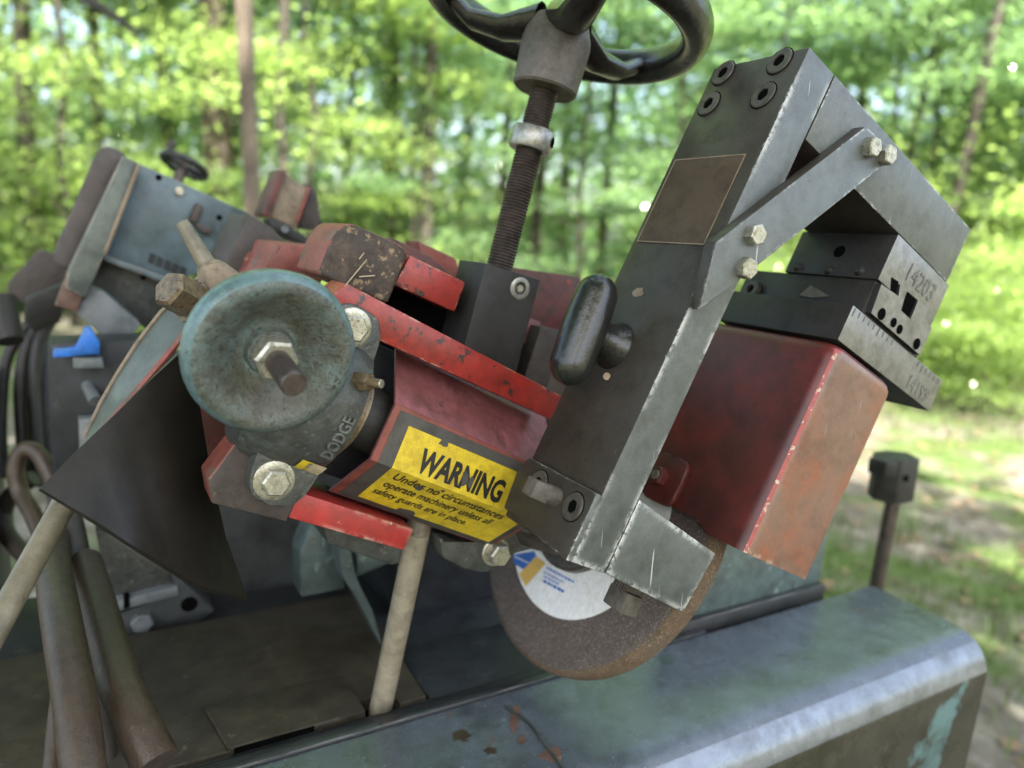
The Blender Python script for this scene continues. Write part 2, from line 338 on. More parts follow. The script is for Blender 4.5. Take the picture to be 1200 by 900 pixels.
def place_text(name, body, fmap, width, mat, par, bold=.0, shear=0, ext=0, hscale=1.0, spacing=1.0):
    """fmap(x, y, z) -> world for text laid out width wide; returns object"""
    v, f = text_mesh(body, 1.0, bold, shear, ext, spacing)
    x0, x1 = min(p[0] for p in v), max(p[0] for p in v); k = width / (x1 - x0)
    b = MB(); vs_ = [b.bm.verts.new(fmap((p[0] - x0) * k, p[1] * k * hscale, p[2])) for p in v]
    for q in f:
        try: b.bm.faces.new([vs_[i] for i in q])
        except ValueError: pass
    return b.build(name, mat, par, smooth=False, recalc=False)

nE, nD, nV = -EP, -D26, V26

# ------------------------------------------------------------------ dressing arm
arm = thing('dressing_arm', H.w(.018, .05, -.01), 'braced grey steel dressing arm with black pull handle and hexagon bolts', 'dressing arm')
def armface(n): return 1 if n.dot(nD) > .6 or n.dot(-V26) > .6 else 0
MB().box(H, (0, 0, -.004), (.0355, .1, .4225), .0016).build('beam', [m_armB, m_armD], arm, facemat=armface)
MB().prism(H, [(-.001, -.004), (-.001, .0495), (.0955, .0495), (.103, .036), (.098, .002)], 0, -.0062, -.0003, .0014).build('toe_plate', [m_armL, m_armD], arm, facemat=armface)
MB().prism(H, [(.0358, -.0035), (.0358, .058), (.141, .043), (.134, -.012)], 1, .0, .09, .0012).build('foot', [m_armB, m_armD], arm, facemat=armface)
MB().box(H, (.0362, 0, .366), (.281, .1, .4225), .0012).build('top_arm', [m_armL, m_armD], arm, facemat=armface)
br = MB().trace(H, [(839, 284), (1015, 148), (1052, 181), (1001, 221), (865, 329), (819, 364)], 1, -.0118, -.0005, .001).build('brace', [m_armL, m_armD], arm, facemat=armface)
for (x, y) in ((1012, 172), (1030, 181), (876, 274), (866, 313)):
    hex_bolt(br, H.w(*H.px(x + 5, y + 1, 1, -.0118)), nE, .0083 * S * 1.0, .0078 * S, m_zinc, None, rot=random.random())
for (x, y) in ((848, 86), (831, 122), (914, 72), (895, 112)):
    socket_screw(arm, H.w(*H.px(x, y, 0, 0)), nD, .0112 * S)
for (x, y) in ((631, 567), (672, 594)):
    socket_screw(arm, H.w(*H.px(x, y, 0, -.0062)), nD, .0112 * S)
a = H.px(652, 583, 0, -.006)
sb = MB().cyl(H.w(*a), H.w(a[0] - .014, a[1], a[2]), .0078 * S, seg=18)
q = H.w(a[0] - .012, a[1], a[2])
sb.poly_prism([q + (EP * i + V26 * j) * .0072 * S for i, j in ((-1, -1), (1, -1), (1, 1), (-1, 1))], [q + D26 * (-.016 * S) + (EP * i + V26 * j) * .0068 * S for i, j in ((-1, -1), (1, -1), (1, 1), (-1, 1))], .0008)
sb.build('square_head_screw', m_hub, arm)
# name plate on the left face
MB().box(H, (-.0008, .0135, .254), (.0005, .0935, .332), .0003).build('name_plate', m_platebrown, arm)
npl = MB()
for lo, hi in (((-.0011, .0135, .3312), (-.0007, .0935, .332)), ((-.0011, .0135, .254), (-.0007, .0935, .2548)), ((-.0011, .0135, .254), (-.0007, .0143, .332)), ((-.0011, .0927, .254), (-.0007, .0935, .332))): npl.box(H, lo, hi, 0)
npl.build('name_plate_border', m_tan, arm)
# pull handle
c = (.062, .161); hb = MB()
hb.lathe(H.w(.001, *c), nD, [(0, .0205 * S), (.003 * S, .0200 * S), (.009 * S, .0155 * S), (.024 * S, .0132 * S), (.036 * S, .0135 * S)], 28)
hb.build('handle_stem', m_handle, arm)
hc = H.w(-.040, .054, .1585); hd = (H.w(-.050, .049, .19) - H.w(-.050, .0385, .116)); Lh = hd.length * .46; hd.normalize(); R_ = .0178 * S
prof = []
for k in range(9):
    t = math.pi / 2 * k / 8; prof.append((-Lh + R_ * .35 - R_ * math.cos(t), R_ * math.sin(t) * .94))
prof += [(-Lh * .3, R_ * .99), (0, R_ * 1.0), (Lh * .3, R_ * .99)]
for k in range(9):
    t = math.pi / 2 * (1 - k / 8); prof.append((Lh - R_ * .35 + R_ * math.cos(t), R_ * math.sin(t) * .94))
MB().lathe(hc, hd, prof, 32).build('handle_grip', m_handle, arm)
MB().prism(H, [(H.px(748, 343, 0, 0)[1] + .0075 * math.cos(k * .5236) * (.7 + .5 * random.random()), H.px(748, 343, 0, 0)[2] + .005 * math.sin(k * .5236) * (.7 + .5 * random.random())) for k in range(12)], 0, -.0006, -.0002, 0).build('bare_spot', m_tan, arm)
s2 = MB().cyl(H.w(*H.px(711, 441, 0, 0)), H.w(*H.px(711, 441, 0, -.002)), .003 * S, seg=14).build('set_pin', m_brass, arm)
# diamond nib holder below the foot
nb = MB()
p0 = H.px(737, 672, 2, -.004); n0 = H.w(p0[0], p0[1], p0[2])
for k in range(5):
    nb.box(H, (p0[0] - .004, p0[1] - .006 + k * .0032, -.022 + k * .001), (p0[0] + .02, p0[1] - .0042 + k * .0032, -.004), 0)
nb.box(H, (p0[0] - .003, p0[1] - .012, -.036), (p0[0] + .017, p0[1] + .012, -.018), .0012)
nb.build('diamond_holder', m_hub, arm)

# ------------------------------------------------------------------ cross slide on top of the guard
sl_ = thing('cross_slide', H.w(.25, .07, .25), 'black oxide cross slide with ground steel ends stamped 14203 and 14199 on the guard', 'cross slide')
def slface(n): return 0 if n.dot(nE) > .6 else 1
bp_ = MB().box(H, (.170, 0, .2545), (.341, .142, .288), .0008).build('base_plate', [m_steelL, m_black], sl_, facemat=slface)
MB().box(H, (.188, .003, .2885), (.290, .150, .3205), .0008).build('slide_body', m_black, sl_)
ub = MB().box(H, (.186, 0, .321), (.286, .103, .3655), .0008).build('top_block', [m_steelL, m_black], sl_, facemat=slface)
# toothed gib plate on the front
gib = []
gp = [(1033, 333), (1044, 341), (1053, 347), (1055, 333), (1063, 338), (1056, 364), (1067, 374), (1076, 352), (1089, 362), (1084, 374), (1092, 385), (1078, 416), (1021, 367)]
gb_ = MB().trace(H, gp, 1, -.003, .006, 0).build('gib_plate', [m_steelL, m_black], sl_, facemat=slface)
for (x, y, r) in ((1033, 368, .0055), (1047, 378, .0045), (1054, 386, .0045), (1074, 403, .0055)):
    hole(gb_, H.w(*H.px(x, y, 1, -.003)), nE, r * S)
MB().trace(H, [(1045, 325), (1053, 330), (1052, 346), (1044, 340)], 1, -.0006, .0, 0).build('notch', m_hole, sl_)
MB().trace(H, [(1064, 342), (1077, 353), (1068, 375), (1055, 364)], 1, -.0006, .0, 0).build('notch', m_hole, sl_)
for i in range(20):                        # graduations
    if 9 <= i <= 13: continue
    x = .1735 + i * .0084; L_ = .0075 if i % 5 == 0 else .005
    MB().box(H, (x, -.0006, .2868 - L_), (x + .0008, -.0002, .2868), 0).build('graduation', m_stamp, bp_)
def ftext(F, d0, e0, v0, slope=0):
    return lambda x, y, z: F.w(d0 + x, e0 - z, v0 + y + slope * x)
place_text('stamped_number', '14203', ftext(H, .221, -.0008, .3385), .048, m_stamp, ub, hscale=1.15)
place_text('stamped_number', '14199', ftext(H, .289, -.0008, .2585), .040, m_stamp, bp_, hscale=1.15)
for (x, y) in ((984, 295),): hole(ub, H.w(*H.px(x, y, 0, .186)), nD, .006 * S)
for (x, y) in ((935, 313), (971, 317), (1008, 318)):
    q = H.w(*H.px(x, y, 0, .186)); MB().cyl(q, q + nD * .004 * S, .0045 * S, .003 * S, 12).build('set_screw', m_black, ub)
q = H.w(*H.px(883, 341, 0, .188)); socket_screw(sl_, q, nD, .0095 * S, m_screw, .006 * S)
MB().trace(H, [(936, 346), (950, 334), (972, 347), (950, 349)], 0, .186, .1885, .0004).build('index_pointer', m_hub, sl_)
for (x, y) in ((858, 345), (898, 352)): hole(sl_, H.w(*H.px(x, y, 0, .1878)), nD, .003 * S)

# ------------------------------------------------------------------ wheel guard
gd = thing('wheel_guard', H.w(.215, .18, .054), 'boxy red wheel guard with worn, lit orange front panel over the grinding wheel', 'wheel guard')
GD0, GD1, GE0, GE1, GV0, GV1 = .165, .268, -.006, .42, .054, .2525
# body with rounded front-left and top edges: bent sheet, open underneath
b = MB(); bm = b.bm; rr_ = .013; prof = []
path = [(GE1, GD0), (.08, GD0), (.055, GD0), (.04, GD0)]
for k in range(7):
    t = math.pi / 2 * k / 6; path.append((GE0 + rr_ - rr_ * math.sin(t), GD0 + rr_ - rr_ * math.cos(t)))
for k in range(7):
    t = math.pi / 2 * k / 6; path.append((GE0 + rr_ - rr_ * math.cos(t), GD1 - rr_ + rr_ * math.sin(t)))
path.append((GE1, GD1))
levels = [(GV0, 0), (.12, 0), (GV1 - .02, 0)] + [(GV1 - .013 + .013 * math.sin(math.pi / 2 * k / 5), .013 * (1 - math.cos(math.pi / 2 * k / 5))) for k in range(6)]
rings = []
for v_, ins in levels:
    rg = []
    for e_, d_ in path:
        cd = (GD0 + GD1) / 2; dd = d_ - cd; dd -= math.copysign(min(abs(dd), ins), dd)
        rg.append(bm.verts.new(H.w(cd + dd, e_ + ins * (1 if e_ < .2 else 0), v_ + (.008 if v_ == GV0 and e_ > .05 and d_ < cd else 0))))
    rings.append(rg)
for A, B in zip(rings, rings[1:]):
    for k in range(len(A) - 1): bm.faces.new((A[k], A[k + 1], B[k + 1], B[k]))
bm.faces.new(rings[-1])
bm.faces.new([r[0] for r in rings] + [r[-1] for r in rings][::-1])
bmesh.ops.recalc_face_normals(bm, faces=bm.faces[:])
bmesh.ops.solidify(bm, geom=bm.faces[:], thickness=.0035 * S)
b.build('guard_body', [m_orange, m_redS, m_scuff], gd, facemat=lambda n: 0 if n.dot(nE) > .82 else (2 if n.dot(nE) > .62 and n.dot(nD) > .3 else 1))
# boss plate with bolt
bc = H.px(783, 563, 0, GD0)
bpts = []
for k in range(24):
    t = 2 * math.pi * k / 24; sx, sy = math.cos(t), math.sin(t)
    bpts.append((bc[1] + math.copysign(abs(sx) ** .4, sx) * .022, bc[2] + math.copysign(abs(sy) ** .4, sy) * .024))
bo = MB().prism(H, bpts, 0, GD0 - .006, GD0 - .0002, .0012).build('boss_plate', m_redS, gd)
hex_bolt(bo, H.w(GD0 - .006, bc[1] + .004, bc[2]), nD, .0095 * S, .009 * S, m_redS)
MB().cyl(H.w(GD0 - .0148, bc[1] + .004, bc[2]), H.w(GD0 - .0165, bc[1] + .004, bc[2]), .0048 * S).build('stud_end', m_zinc, bo)

# ------------------------------------------------------------------ grinding wheel
WC, WD, WR = (.2125, .020), .176, .176
hd_ = thing('tool_grinder', H.w(0, .25, -.17), 'tilted red grinder with a warning cover, bearing block and brown abrasive wheel', 'grinder')
TH = .026
prof = [(-.0, .04), (-.0, WR - .014), (-.002, WR - .006), (-.006, WR - .001), (-.010, WR), (-TH + .004, WR), (-TH, WR - .004), (-TH, .04)]
b = MB().lathe(H.w(WD, *WC), nD, [(a_ * S, r_ * S) for a_, r_ in prof], 96)
ax_ = D26
gw = b.build('abrasive_wheel', [m_grit, m_gritrim], hd_, facemat=lambda n: 1 if abs(n.dot(ax_)) < .8 else 0)
def wpt(rho, th, off): return H.w(WD - off, WC[0] + rho * math.cos(th), WC[1] + rho * math.sin(th))
LR = .121
MB().lathe(H.w(WD, *WC), nD, [(.0002, LR * S), (.0007, LR * S), (.0007, .05 * S)], 72, closed=False).build('paper_label', m_white, gw)
def wlabel(name, pix, off, mat):
    vsx = []
    for (x, y) in pix: vsx.append(H.w(*H.px(x, y, 0, WD - off)))
    b = MB(); b.bm.faces.new([b.bm.verts.new(p) for p in vsx]); return b.build(name, mat, gw, smooth=False)
wlabel('blue_stripe', [(601, 650), (626, 646), (628, 651), (621, 660)], .0016, m_lblue)
wlabel('blue_stripe', [(601, 652), (620, 661), (615, 668), (603, 661)], .0016, m_lblue)
wlabel('ochre_stripe', [(628, 652), (639, 660), (616, 687), (608, 673)], .0017, m_lyel)
def wtxt(x, y, n, dx=.3, w=4.2, m=m_sky_txt):                    # rows of small print, too small to read
    xx = x
    for k in range(n):
        L_ = random.uniform(1.6, 4.5)
        wlabel('small_print', [(xx, y + (xx - x) * .53), (xx + L_, y + (xx - x + L_) * .53), (xx + L_ - 1, y + (xx - x + L_) * .53 + w), (xx - 1, y + (xx - x) * .53 + w)], .0018, m)
        xx += L_ + random.uniform(.5, 1.2)
wtxt(641, 664, 9, w=2.6); wtxt(638, 669.5, 6, w=1.8); wtxt(638, 674.5, 4, w=1.8); wtxt(637, 679, 6, w=3.0, m=m_lblue)
MB().lathe(H.w(WD - .0008, *WC), nD, [(0, .073 * S), (.008 * S, .0725 * S), (.010 * S, .070 * S), (.010 * S, .05 * S), (.02 * S, .04 * S), (.02 * S, 0)], 64, closed=False).build('flange', m_flange, gw)

# ------------------------------------------------------------------ red grinding head

# spindle
MB().cyl(H.w(-.14, .2125, .02), H.w(.17, .2125, .02), .028 * S, seg=28).build('spindle', m_flange, hd_)
MB().cyl(H.w(.05, .2125, .02), H.w(.155, .2125, .02), .052 * S, seg=32, ch=.002).build('spindle_collar', m_flange, hd_)
# warning cover: bent sheet extruded along the spindle
WP = [(.18, .088), (.128, .043), (.126, -.004), (.172, -.0475), (.185, -.0475)]
WD0, WD1 = -.122, .052
wb = MB()
th = .003
inner = [(p[0] + th * 1.2, p[1]) for p in WP]
wb.prism(H, WP + inner[::-1], 0, WD0, WD1, 0)
cov = wb.build('warning_cover', m_pink, hd_)
# polyline parametrised by arc length for sticker and text
seglen = [((WP[i + 1][0] - WP[i][0]) ** 2 + (WP[i + 1][1] - WP[i][1]) ** 2) ** .5 for i in range(len(WP) - 1)]
cum = [0]
for L_ in seglen: cum.append(cum[-1] + L_)
def cover(d, s, off):
    i = 0
    while i < len(seglen) - 1 and s > cum[i + 1]: i += 1
    t = (s - cum[i]) / seglen[i]; e = WP[i][0] + (WP[i + 1][0] - WP[i][0]) * t; v = WP[i][1] + (WP[i + 1][1] - WP[i][1]) * t
    tx, ty = (WP[i + 1][0] - WP[i][0]) / seglen[i], (WP[i + 1][1] - WP[i][1]) / seglen[i]
    return H.w(d, e + ty * off, v - tx * off)
def cover_patch(name, poly_lr, mat, off, par):
    """patch between s0 and s1 with left and right ends, split at the bends"""
    s0, s1, dl0, dr0, dl1, dr1 = poly_lr
    ss = sorted({s0, s1} | {c_ for c_ in cum if s0 < c_ < s1})
    b = MB(); rows = []
    for s_ in ss:
        t = (s_ - s0) / (s1 - s0); rows.append((b.bm.verts.new(cover(dl0 + (dl1 - dl0) * t, s_, off)), b.bm.verts.new(cover(dr0 + (dr1 - dr0) * t, s_, off))))
    for A, B in zip(rows, rows[1:]): b.bm.faces.new((A[0], A[1], B[1], B[0]))
    return b.build(name, mat, par, smooth=False)
sA, sB, sC = cum[1], cum[2], cum[3]
cover_patch('red_edge', (sA - .002, sC - .0005, WD0 + .0005, WD1 - .0005, WD0 + .0005, WD1 - .0005), m_redB, .0004, cov)
cover_patch('sticker_border', (sA + .002, sC - .002, WD0 + .006, WD1 - .003, WD0 + .007, WD1 - .003), m_stickblack, .0008, cov)
cover_patch('sticker', (sA + .011, sC - .009, WD0 + .018, WD1 - .012, WD0 + .022, WD1 - .009), m_yellow, .0012, cov)
def ctext(d0, s0, off): return lambda x, y, z: cover(d0 + x, s0 - y, off)
place_text('warning_text', 'WARNING', ctext(WD0 + .039, sB - .005, .0016), .089, m_ink, cov, bold=.04, hscale=1.5)
place_text('warning_text', 'Under no circumstances', ctext(WD0 + .028, sB + .0125, .0016), .116, m_ink, cov, bold=.012, hscale=1.3)
place_text('warning_text', 'operate machinery unless all', ctext(WD0 + .028, sB + .0265, .0016), .113, m_ink, cov, bold=.012, hscale=1.45)
place_text('warning_text', 'safety guards are in place.', ctext(WD0 + .027, sB + .0405, .0016), .098, m_ink, cov, bold=.012, hscale=1.35)
def cblob(d, s, r, mat, off, name='scuff', squash=1):
    b = MB(); K = 12; vs_ = []
    for k in range(K):
        t = 2 * math.pi * k / K; q = r * random.uniform(.55, 1.15); vs_.append(b.bm.verts.new(cover(d + q * math.cos(t) * squash, s + q * math.sin(t), off)))
    b.bm.faces.new(vs_); return b.build(name, mat, cov, smooth=False)
cblob(WD0 + .054, sA + .012, .006, m_stickblack, .0017)
cblob(WD0 + .086, sB - .014, .007, m_stickblack, .0019, squash=.6); cblob(WD0 + .093, sB - .012, .006, m_stickblack, .0019, squash=.5)
cblob(WD0 + .055, sB + .010, .0045, m_stickblack, .0019); cblob(WD0 + .073, sB + .003, .0025, m_stickblack, .0019)
cblob(WD0 + .070, sC - .011, .008, m_stickblack, .0017, squash=1.5)
# upper red bar
MB().prism(H, [(-.204, .098), (-.197, .1115), (.034, .1105), (.034, .087), (-.175, .083), (-.187, .086)], 1, .136, .175, .0014).build('upper_bar', m_red, hd_)
MB().prism(H, [(-.155, -.0515), (-.045, -.0505), (-.045, -.0705), (-.153, -.0735)], 1, .15, .19, .0014).build('lower_bar', m_redChip, hd_)
# bearing mounting plate
MB().trace(H, [(300, 488), (243, 562), (248, 590), (337, 612), (352, 570), (400, 500), (455, 380), (415, 340), (380, 345)], 1, .150, .185, .0016).build('mounting_plate', [m_browncast, m_redB], hd_, facemat=lambda n: 1 if n.dot(nD) > .5 or n.dot(-V26 + nD) > .9 else 0)
# pillow block
pb = MB(); cx = -.178
base = []
for k in range(40):
    t = 2 * math.pi * k / 40; sx, sy = math.cos(t), math.sin(t)
    base.append((cx + math.copysign(abs(sx) ** .55, sx) * .026, .018 + math.copysign(abs(sy) ** .5, sy) * .082))
pbo = MB().prism(H, base, 1, .132, .150, .003, 2).build('bearing_block', m_castG, hd_)
hp = [(-.034, .048), (-.031, .055), (-.022, .060), (0, .062), (.026, .060), (.036, .056), (.039, .048), (.039, .036)]
MB().lathe(H.w(cx - .010, .165, .021), D26, [(a_ * S, r_ * S) for a_, r_ in hp], 48).build('bearing_housing', m_castG, pbo)
MB().lathe(H.w(cx - .010, .165, .021), D26, [(.034 * S, .034 * S), (.038 * S, .043 * S), (.045 * S, .042 * S), (.046 * S, .034 * S), (.050 * S, .035 * S), (.050 * S, .028 * S)], 40).build('bearing_ring', m_brass, pbo)
MB().cyl(H.w(cx + .03, .165, .021), H.w(-.10, .165, .021), .027 * S).build('shaft', m_black, pbo)
for (x, y) in ((412, 384), (321, 563)):
    hex_bolt(pbo, H.w(*H.px(x, y, 1, .132)), nE, .0108 * S, .010 * S, m_zinc, .0155 * S, name='bearing_bolt')
gq = H.px(425, 447, 1, .110); gdir = (nE * .8 + D26 * .45 + V26 * .25).normalized()
gz = MB(); g0 = H.w(gq[0], gq[1], gq[2]); gz.hexa(g0 - gdir * .006, gdir, .0062 * S * 1.2, .011, rot=.2); gz.cyl(g0 + gdir * .003, g0 + gdir * .012, .0042 * S, .0034 * S, 14); gz.build('grease_fitting', m_brass, pbo)
MB().lathe(g0 + gdir * .0119, gdir, [(0, .0034 * S), (.0006, .003 * S), (.0006, .0012 * S)], 14).build('grease_nipple', m_zinc, pbo)
def housing_text(x, y, z):                 # letters wrap on the housing cylinder, reading up the block
    th_ = .98 + x / .0615; rr = .0606 + z
    return H.w(cx + .021 - y, .165 - rr * math.sin(th_), .021 - rr * math.cos(th_))
place_text('cast_letters', 'DODGE', housing_text, .038, m_castL, pbo, bold=.02, ext=.0014, hscale=1.2)
def hpatch(t0, t1, y0, y1, mat, name):
    b = MB(); A = []
    for k in range(5):
        t = t0 + (t1 - t0) * k / 4
        A.append([b.bm.verts.new(H.w(y_, .165 - .0618 * math.sin(t), .021 - .0618 * math.cos(t))) for y_ in (y0, y1)])
    for p, q in zip(A, A[1:]): b.bm.faces.new((p[0], p[1], q[1], q[0]))
    return b.build(name, mat, pbo)
hpatch(.58, .82, cx + .010, cx + .024, m_straw, 'bearing_sticker'); hpatch(.58, .82, cx + .004, cx + .013, m_yellow, 'bearing_sticker')
# casting with rusty front, red sides
MB().trace(H, [(386, 284), (398, 266), (412, 261), (470, 287), (480, 296), (455, 357), (372, 322)], 1, .20, .275, .004, 3).build('rusty_casting', [m_rust, m_redB], hd_, facemat=lambda n: 0 if n.dot(nE) > .7 else 1)
MB().trace(H, [(481, 299), (546, 331), (533, 366), (462, 334)], 1, .205, .235, .002).build('red_lug', m_red, hd_)
MB().trace(H, [(327, 284), (400, 291), (372, 340), (292, 346), (318, 312)], 1, .34, .455, .004).build('red_neck', m_redB, hd_)
MB().trace(H, [(460, 278), (505, 300), (545, 335), (470, 350), (440, 300)], 1, .27, .36, .003).build('rear_casting', m_redD, hd_)
MB().trace(H, [(490, 282), (535, 303), (545, 330), (500, 330)], 1, .32, .36, .003).build('rear_lug', m_redB, hd_)
MB().trace(H, [(590, 312), (678, 324), (683, 331), (648, 410), (560, 400)], 1, .30, .312, .0015).build('rear_plate', m_redD, hd_)
hole(hd_, H.w(*H.px(666, 331, 1, .2998)), nE, .003 * S, m=m_redB)
MB().trace(H, [(618, 372), (634, 378), (632, 384), (612, 440), (598, 430)], 1, .255, .30, .001).build('red_wedge', m_pink, hd_)
MB().trace(H, [(634, 383), (660, 388), (640, 460), (612, 450)], 1, .235, .30, .001).build('dark_wedge', m_browncast, hd_)
# black backing for the shade behind the slot, and underside body
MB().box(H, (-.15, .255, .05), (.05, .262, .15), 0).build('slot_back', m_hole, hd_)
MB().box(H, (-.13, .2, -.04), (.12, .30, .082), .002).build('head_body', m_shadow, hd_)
MB().trace(H, [(560, 640), (514, 630), (520, 655), (545, 668), (570, 672), (590, 663), (602, 645), (650, 640), (640, 600), (560, 610)], 1, .17, .20, .003).build('pivot_lug', m_castG, hd_)
hex_bolt(hd_, H.w(*H.px(580, 646, 1, .17)), nE, .0112 * S, .014 * S, m_zinc, .0145 * S, name='pivot_bolt')
MB().trace(H, [(598, 618), (640, 628), (688, 650), (694, 660), (655, 652), (608, 640)], 1, .17, .20, .002).build('clamp_piece', m_browncast, hd_)
MB().prism(H, [(-.12, -.06), (.0, -.06), (.0, -.085), (-.02, -.10), (-.09, -.098)], 1, .2, .26, .003).build('lower_casting', m_castG, hd_)
for k in range(3):                        # dead grass lying on the casting
    a_ = H.px(405 + random.random() * 30, 300 + random.random() * 25, 1, .199); b_ = H.px(405 + random.random() * 40, 295 + random.random() * 40, 1, .197)
    st = MB().tube([H.w(*a_), H.w(*b_)], .0004, 5).build('straw', m_straw)
    tag(st, 'dry straw stuck to the rusty casting of the red head', 'straw', 'straws on the casting')

# ------------------------------------------------------------------ feed screw with handwheel
r0 = J.px(588, 303, 1, .215); fs_ = thing('feed_screw', J.w(r0[0], .215, r0[2] - .1), 'threaded feed screw with black handwheel rising from a dark block', 'feed screw')
rc = (r0[0], .215)
def jw(h_): return J.w(rc[0], rc[1], r0[2] + h_)
prof = []; Lr = .205; nth = 70
for k in range(nth):
    z_ = -.01 + Lr * k / nth; prof += [(z_ * S, .0118 * S), ((z_ + Lr / nth * .5) * S, .0131 * S)]
MB().lathe(jw(0), V13, prof, 20).build('threaded_rod', m_thread, fs_, angle=80)
cq = J.px(623, 163, 1, .215)[2] - r0[2]
cl = MB().lathe(jw(cq - .011), V13, [(0, .012 * S), (0, .019 * S), (.002 * S, .0205 * S), (.018 * S, .0205 * S), (.020 * S, .019 * S), (.020 * S, .012 * S)], 28).build('lock_collar', m_tin, fs_)
qd = (nE * .75 + D13 * .66).normalized(); hole(cl, jw(cq) + qd * .0203 * S, qd, .005 * S, 'set_screw_hole')
hz = J.px(640, 108, 1, .215)[2] - r0[2]
hub = MB().lathe(jw(hz), V13, [(0, .014 * S), (0, .0285 * S), (.002 * S, .0305 * S), (.044 * S, .0325 * S), (.052 * S, .031 * S), (.064 * S, .026 * S), (.066 * S, 0)], 40).build('hub', m_hub, fs_)
RC, RR, RT = jw(hz + .076), .124 * S, .0165 * S
tor = MB(); Kt, kt = 72, 16; rg = []
u_, w_ = D13, EP
for k in range(Kt):
    t = 2 * math.pi * k / Kt; di = u_ * math.cos(t) + w_ * math.sin(t)
    rg.append([tor.bm.verts.new(RC + di * (RR + RT * .85 * math.cos(2 * math.pi * j / kt)) + V13 * RT * 1.1 * math.sin(2 * math.pi * j / kt)) for j in range(kt)])
for k in range(Kt):
    for j in range(kt): tor.bm.faces.new((rg[k][j], rg[(k + 1) % Kt][j], rg[(k + 1) % Kt][(j + 1) % kt], rg[k][(j + 1) % kt]))
rim = tor.build('handwheel_rim', m_rim, fs_)
for t in (rad(12), rad(132), rad(252)):
    di = u_ * math.cos(t) + w_ * math.sin(t); sd = V13.cross(di)
    P_ = [jw(hz + .062) + di * .020 * S, jw(hz + .052) + di * .055 * S, jw(hz + .056) + di * .09 * S, RC + di * (RR - RT * .3)]
    b = MB(); rows = []
    for p, wd, hh in zip(P_, (.021, .017, .014, .015), (.017, .011, .009, .010)):
        rows.append([b.bm.verts.new(p + (sd * math.cos(a_) * wd + V13 * math.sin(a_) * hh) * S) for a_ in [2 * math.pi * k / 12 for k in range(12)]])
    for A, B in zip(rows, rows[1:]):
        for k in range(12): b.bm.faces.new((A[k], A[(k + 1) % 12], B[(k + 1) % 12], B[k]))
    b.build('spoke', m_rim, fs_)
kb = J.px(569, 308, 1, .195); kr = J.px(634, 326, 1, .195)
nbk = MB().box(J, (kb[0], .195, r0[2] - .17), (kr[0], .250, kb[2]), .0016).build('nut_block', m_black, fs_)
q = J.w(*J.px(609, 338, 1, .195)); MB().lathe(q, nE, [(0, .0105 * S), (.0008, .0105 * S), (.0012, .0095 * S), (.0012, .0062 * S), (-.002, .006 * S), (-.002, 0)], 24).build('oil_port', m_tin, nbk)
MB().cyl(q - nE * .001, q + nE * .0006, .0034 * S).build('oil_ball', m_zinc, nbk)

# ------------------------------------------------------------------ blue-green cup knob
kc = H.px(322, 416, 1, .088); kn_o = H.w(*kc)
kax = -(EP * .985 + ZP * .10 - XP * .02).normalized(); kax = (pt(360, 480, .40) - pt(322, 419, .455)).normalized() * .6 + kax * .4; kax.normalize()
kn = thing('tension_knob', kn_o, 'mottled teal round cup knob with nut and threaded stud in front of the bearing', 'knob')
q_ = .0575
kno = pt(316, 411, .515)
kp = [(-.030, .020), (-.020, .032), (-.012, .050), (-.004, .0565), (.004, .058), (.011, .0565), (.0155, .053), (.017, .0485), (.0155, .044), (.0125, .039), (.0085, .034), (.0045, .029), (.001, .0245), (-.001, .0205), (-.001, .0175), (.001, .0165), (.006, .0155), (.0065, .010), (.0065, 0)]
MB().lathe(pt(316, 411, .515), kax, [(a_ * S, r_ * S) for a_, r_ in kp], 64).build('knob_body', [m_teal, m_tealrim], kn, facemat=lambda n, c: 1 if ((c - kno) - kax * (c - kno).dot(kax)).length > .0535 * S else 0)
nc = pt(316, 411, .515) + kax * .007 * S
MB().hexa(nc, kax, .0150 * S, .016 * S, rot=.35).build('hex_nut', m_zinc, kn, angle=25)
MB().lathe(nc + kax * .008 * S, kax, [(0, .0085 * S), (.046 * S, .0084 * S), (.0475 * S, .0081 * S), (.0485 * S, .0074 * S), (.0485 * S, 0)], 28).build('stud', m_thread, kn)
MB().cyl(pt(316, 411, .515) - kax * .02 * S, pt(316, 411, .515) - kax * .12 * S, .015 * S).build('knob_shaft', m_thread, kn)

# ------------------------------------------------------------------ cream support rod
rt = H.px(490, 622, 1, .19); rA = H.w(*rt); rB = M.w(*M.px(447, 826, 2, -.258))
rd = thing('support_rod', rB, 'cream painted round rod standing in the slot of the bed plate', 'rod')
dv = (rA - rB).normalized()
MB().cyl(rB - dv * .02, rA + dv * .0, .0118 * S, .0114 * S, 28).build('rod_shaft', m_rodcream, rd)
prof = []
for k in range(14): prof += [(k * .0022 * S, .0106 * S), ((k * .0022 + .0011) * S, .0116 * S)]
MB().lathe(rA, dv, prof, 20).build('threaded_end', m_pipe, rd, angle=80)

# ------------------------------------------------------------------ machine base
mbase = thing('machine_base', M.w(.2, .25, GROUND), 'dark worn enamel machine base with rounded casing, bed plate and rails', 'machine base')
TZ = -.251
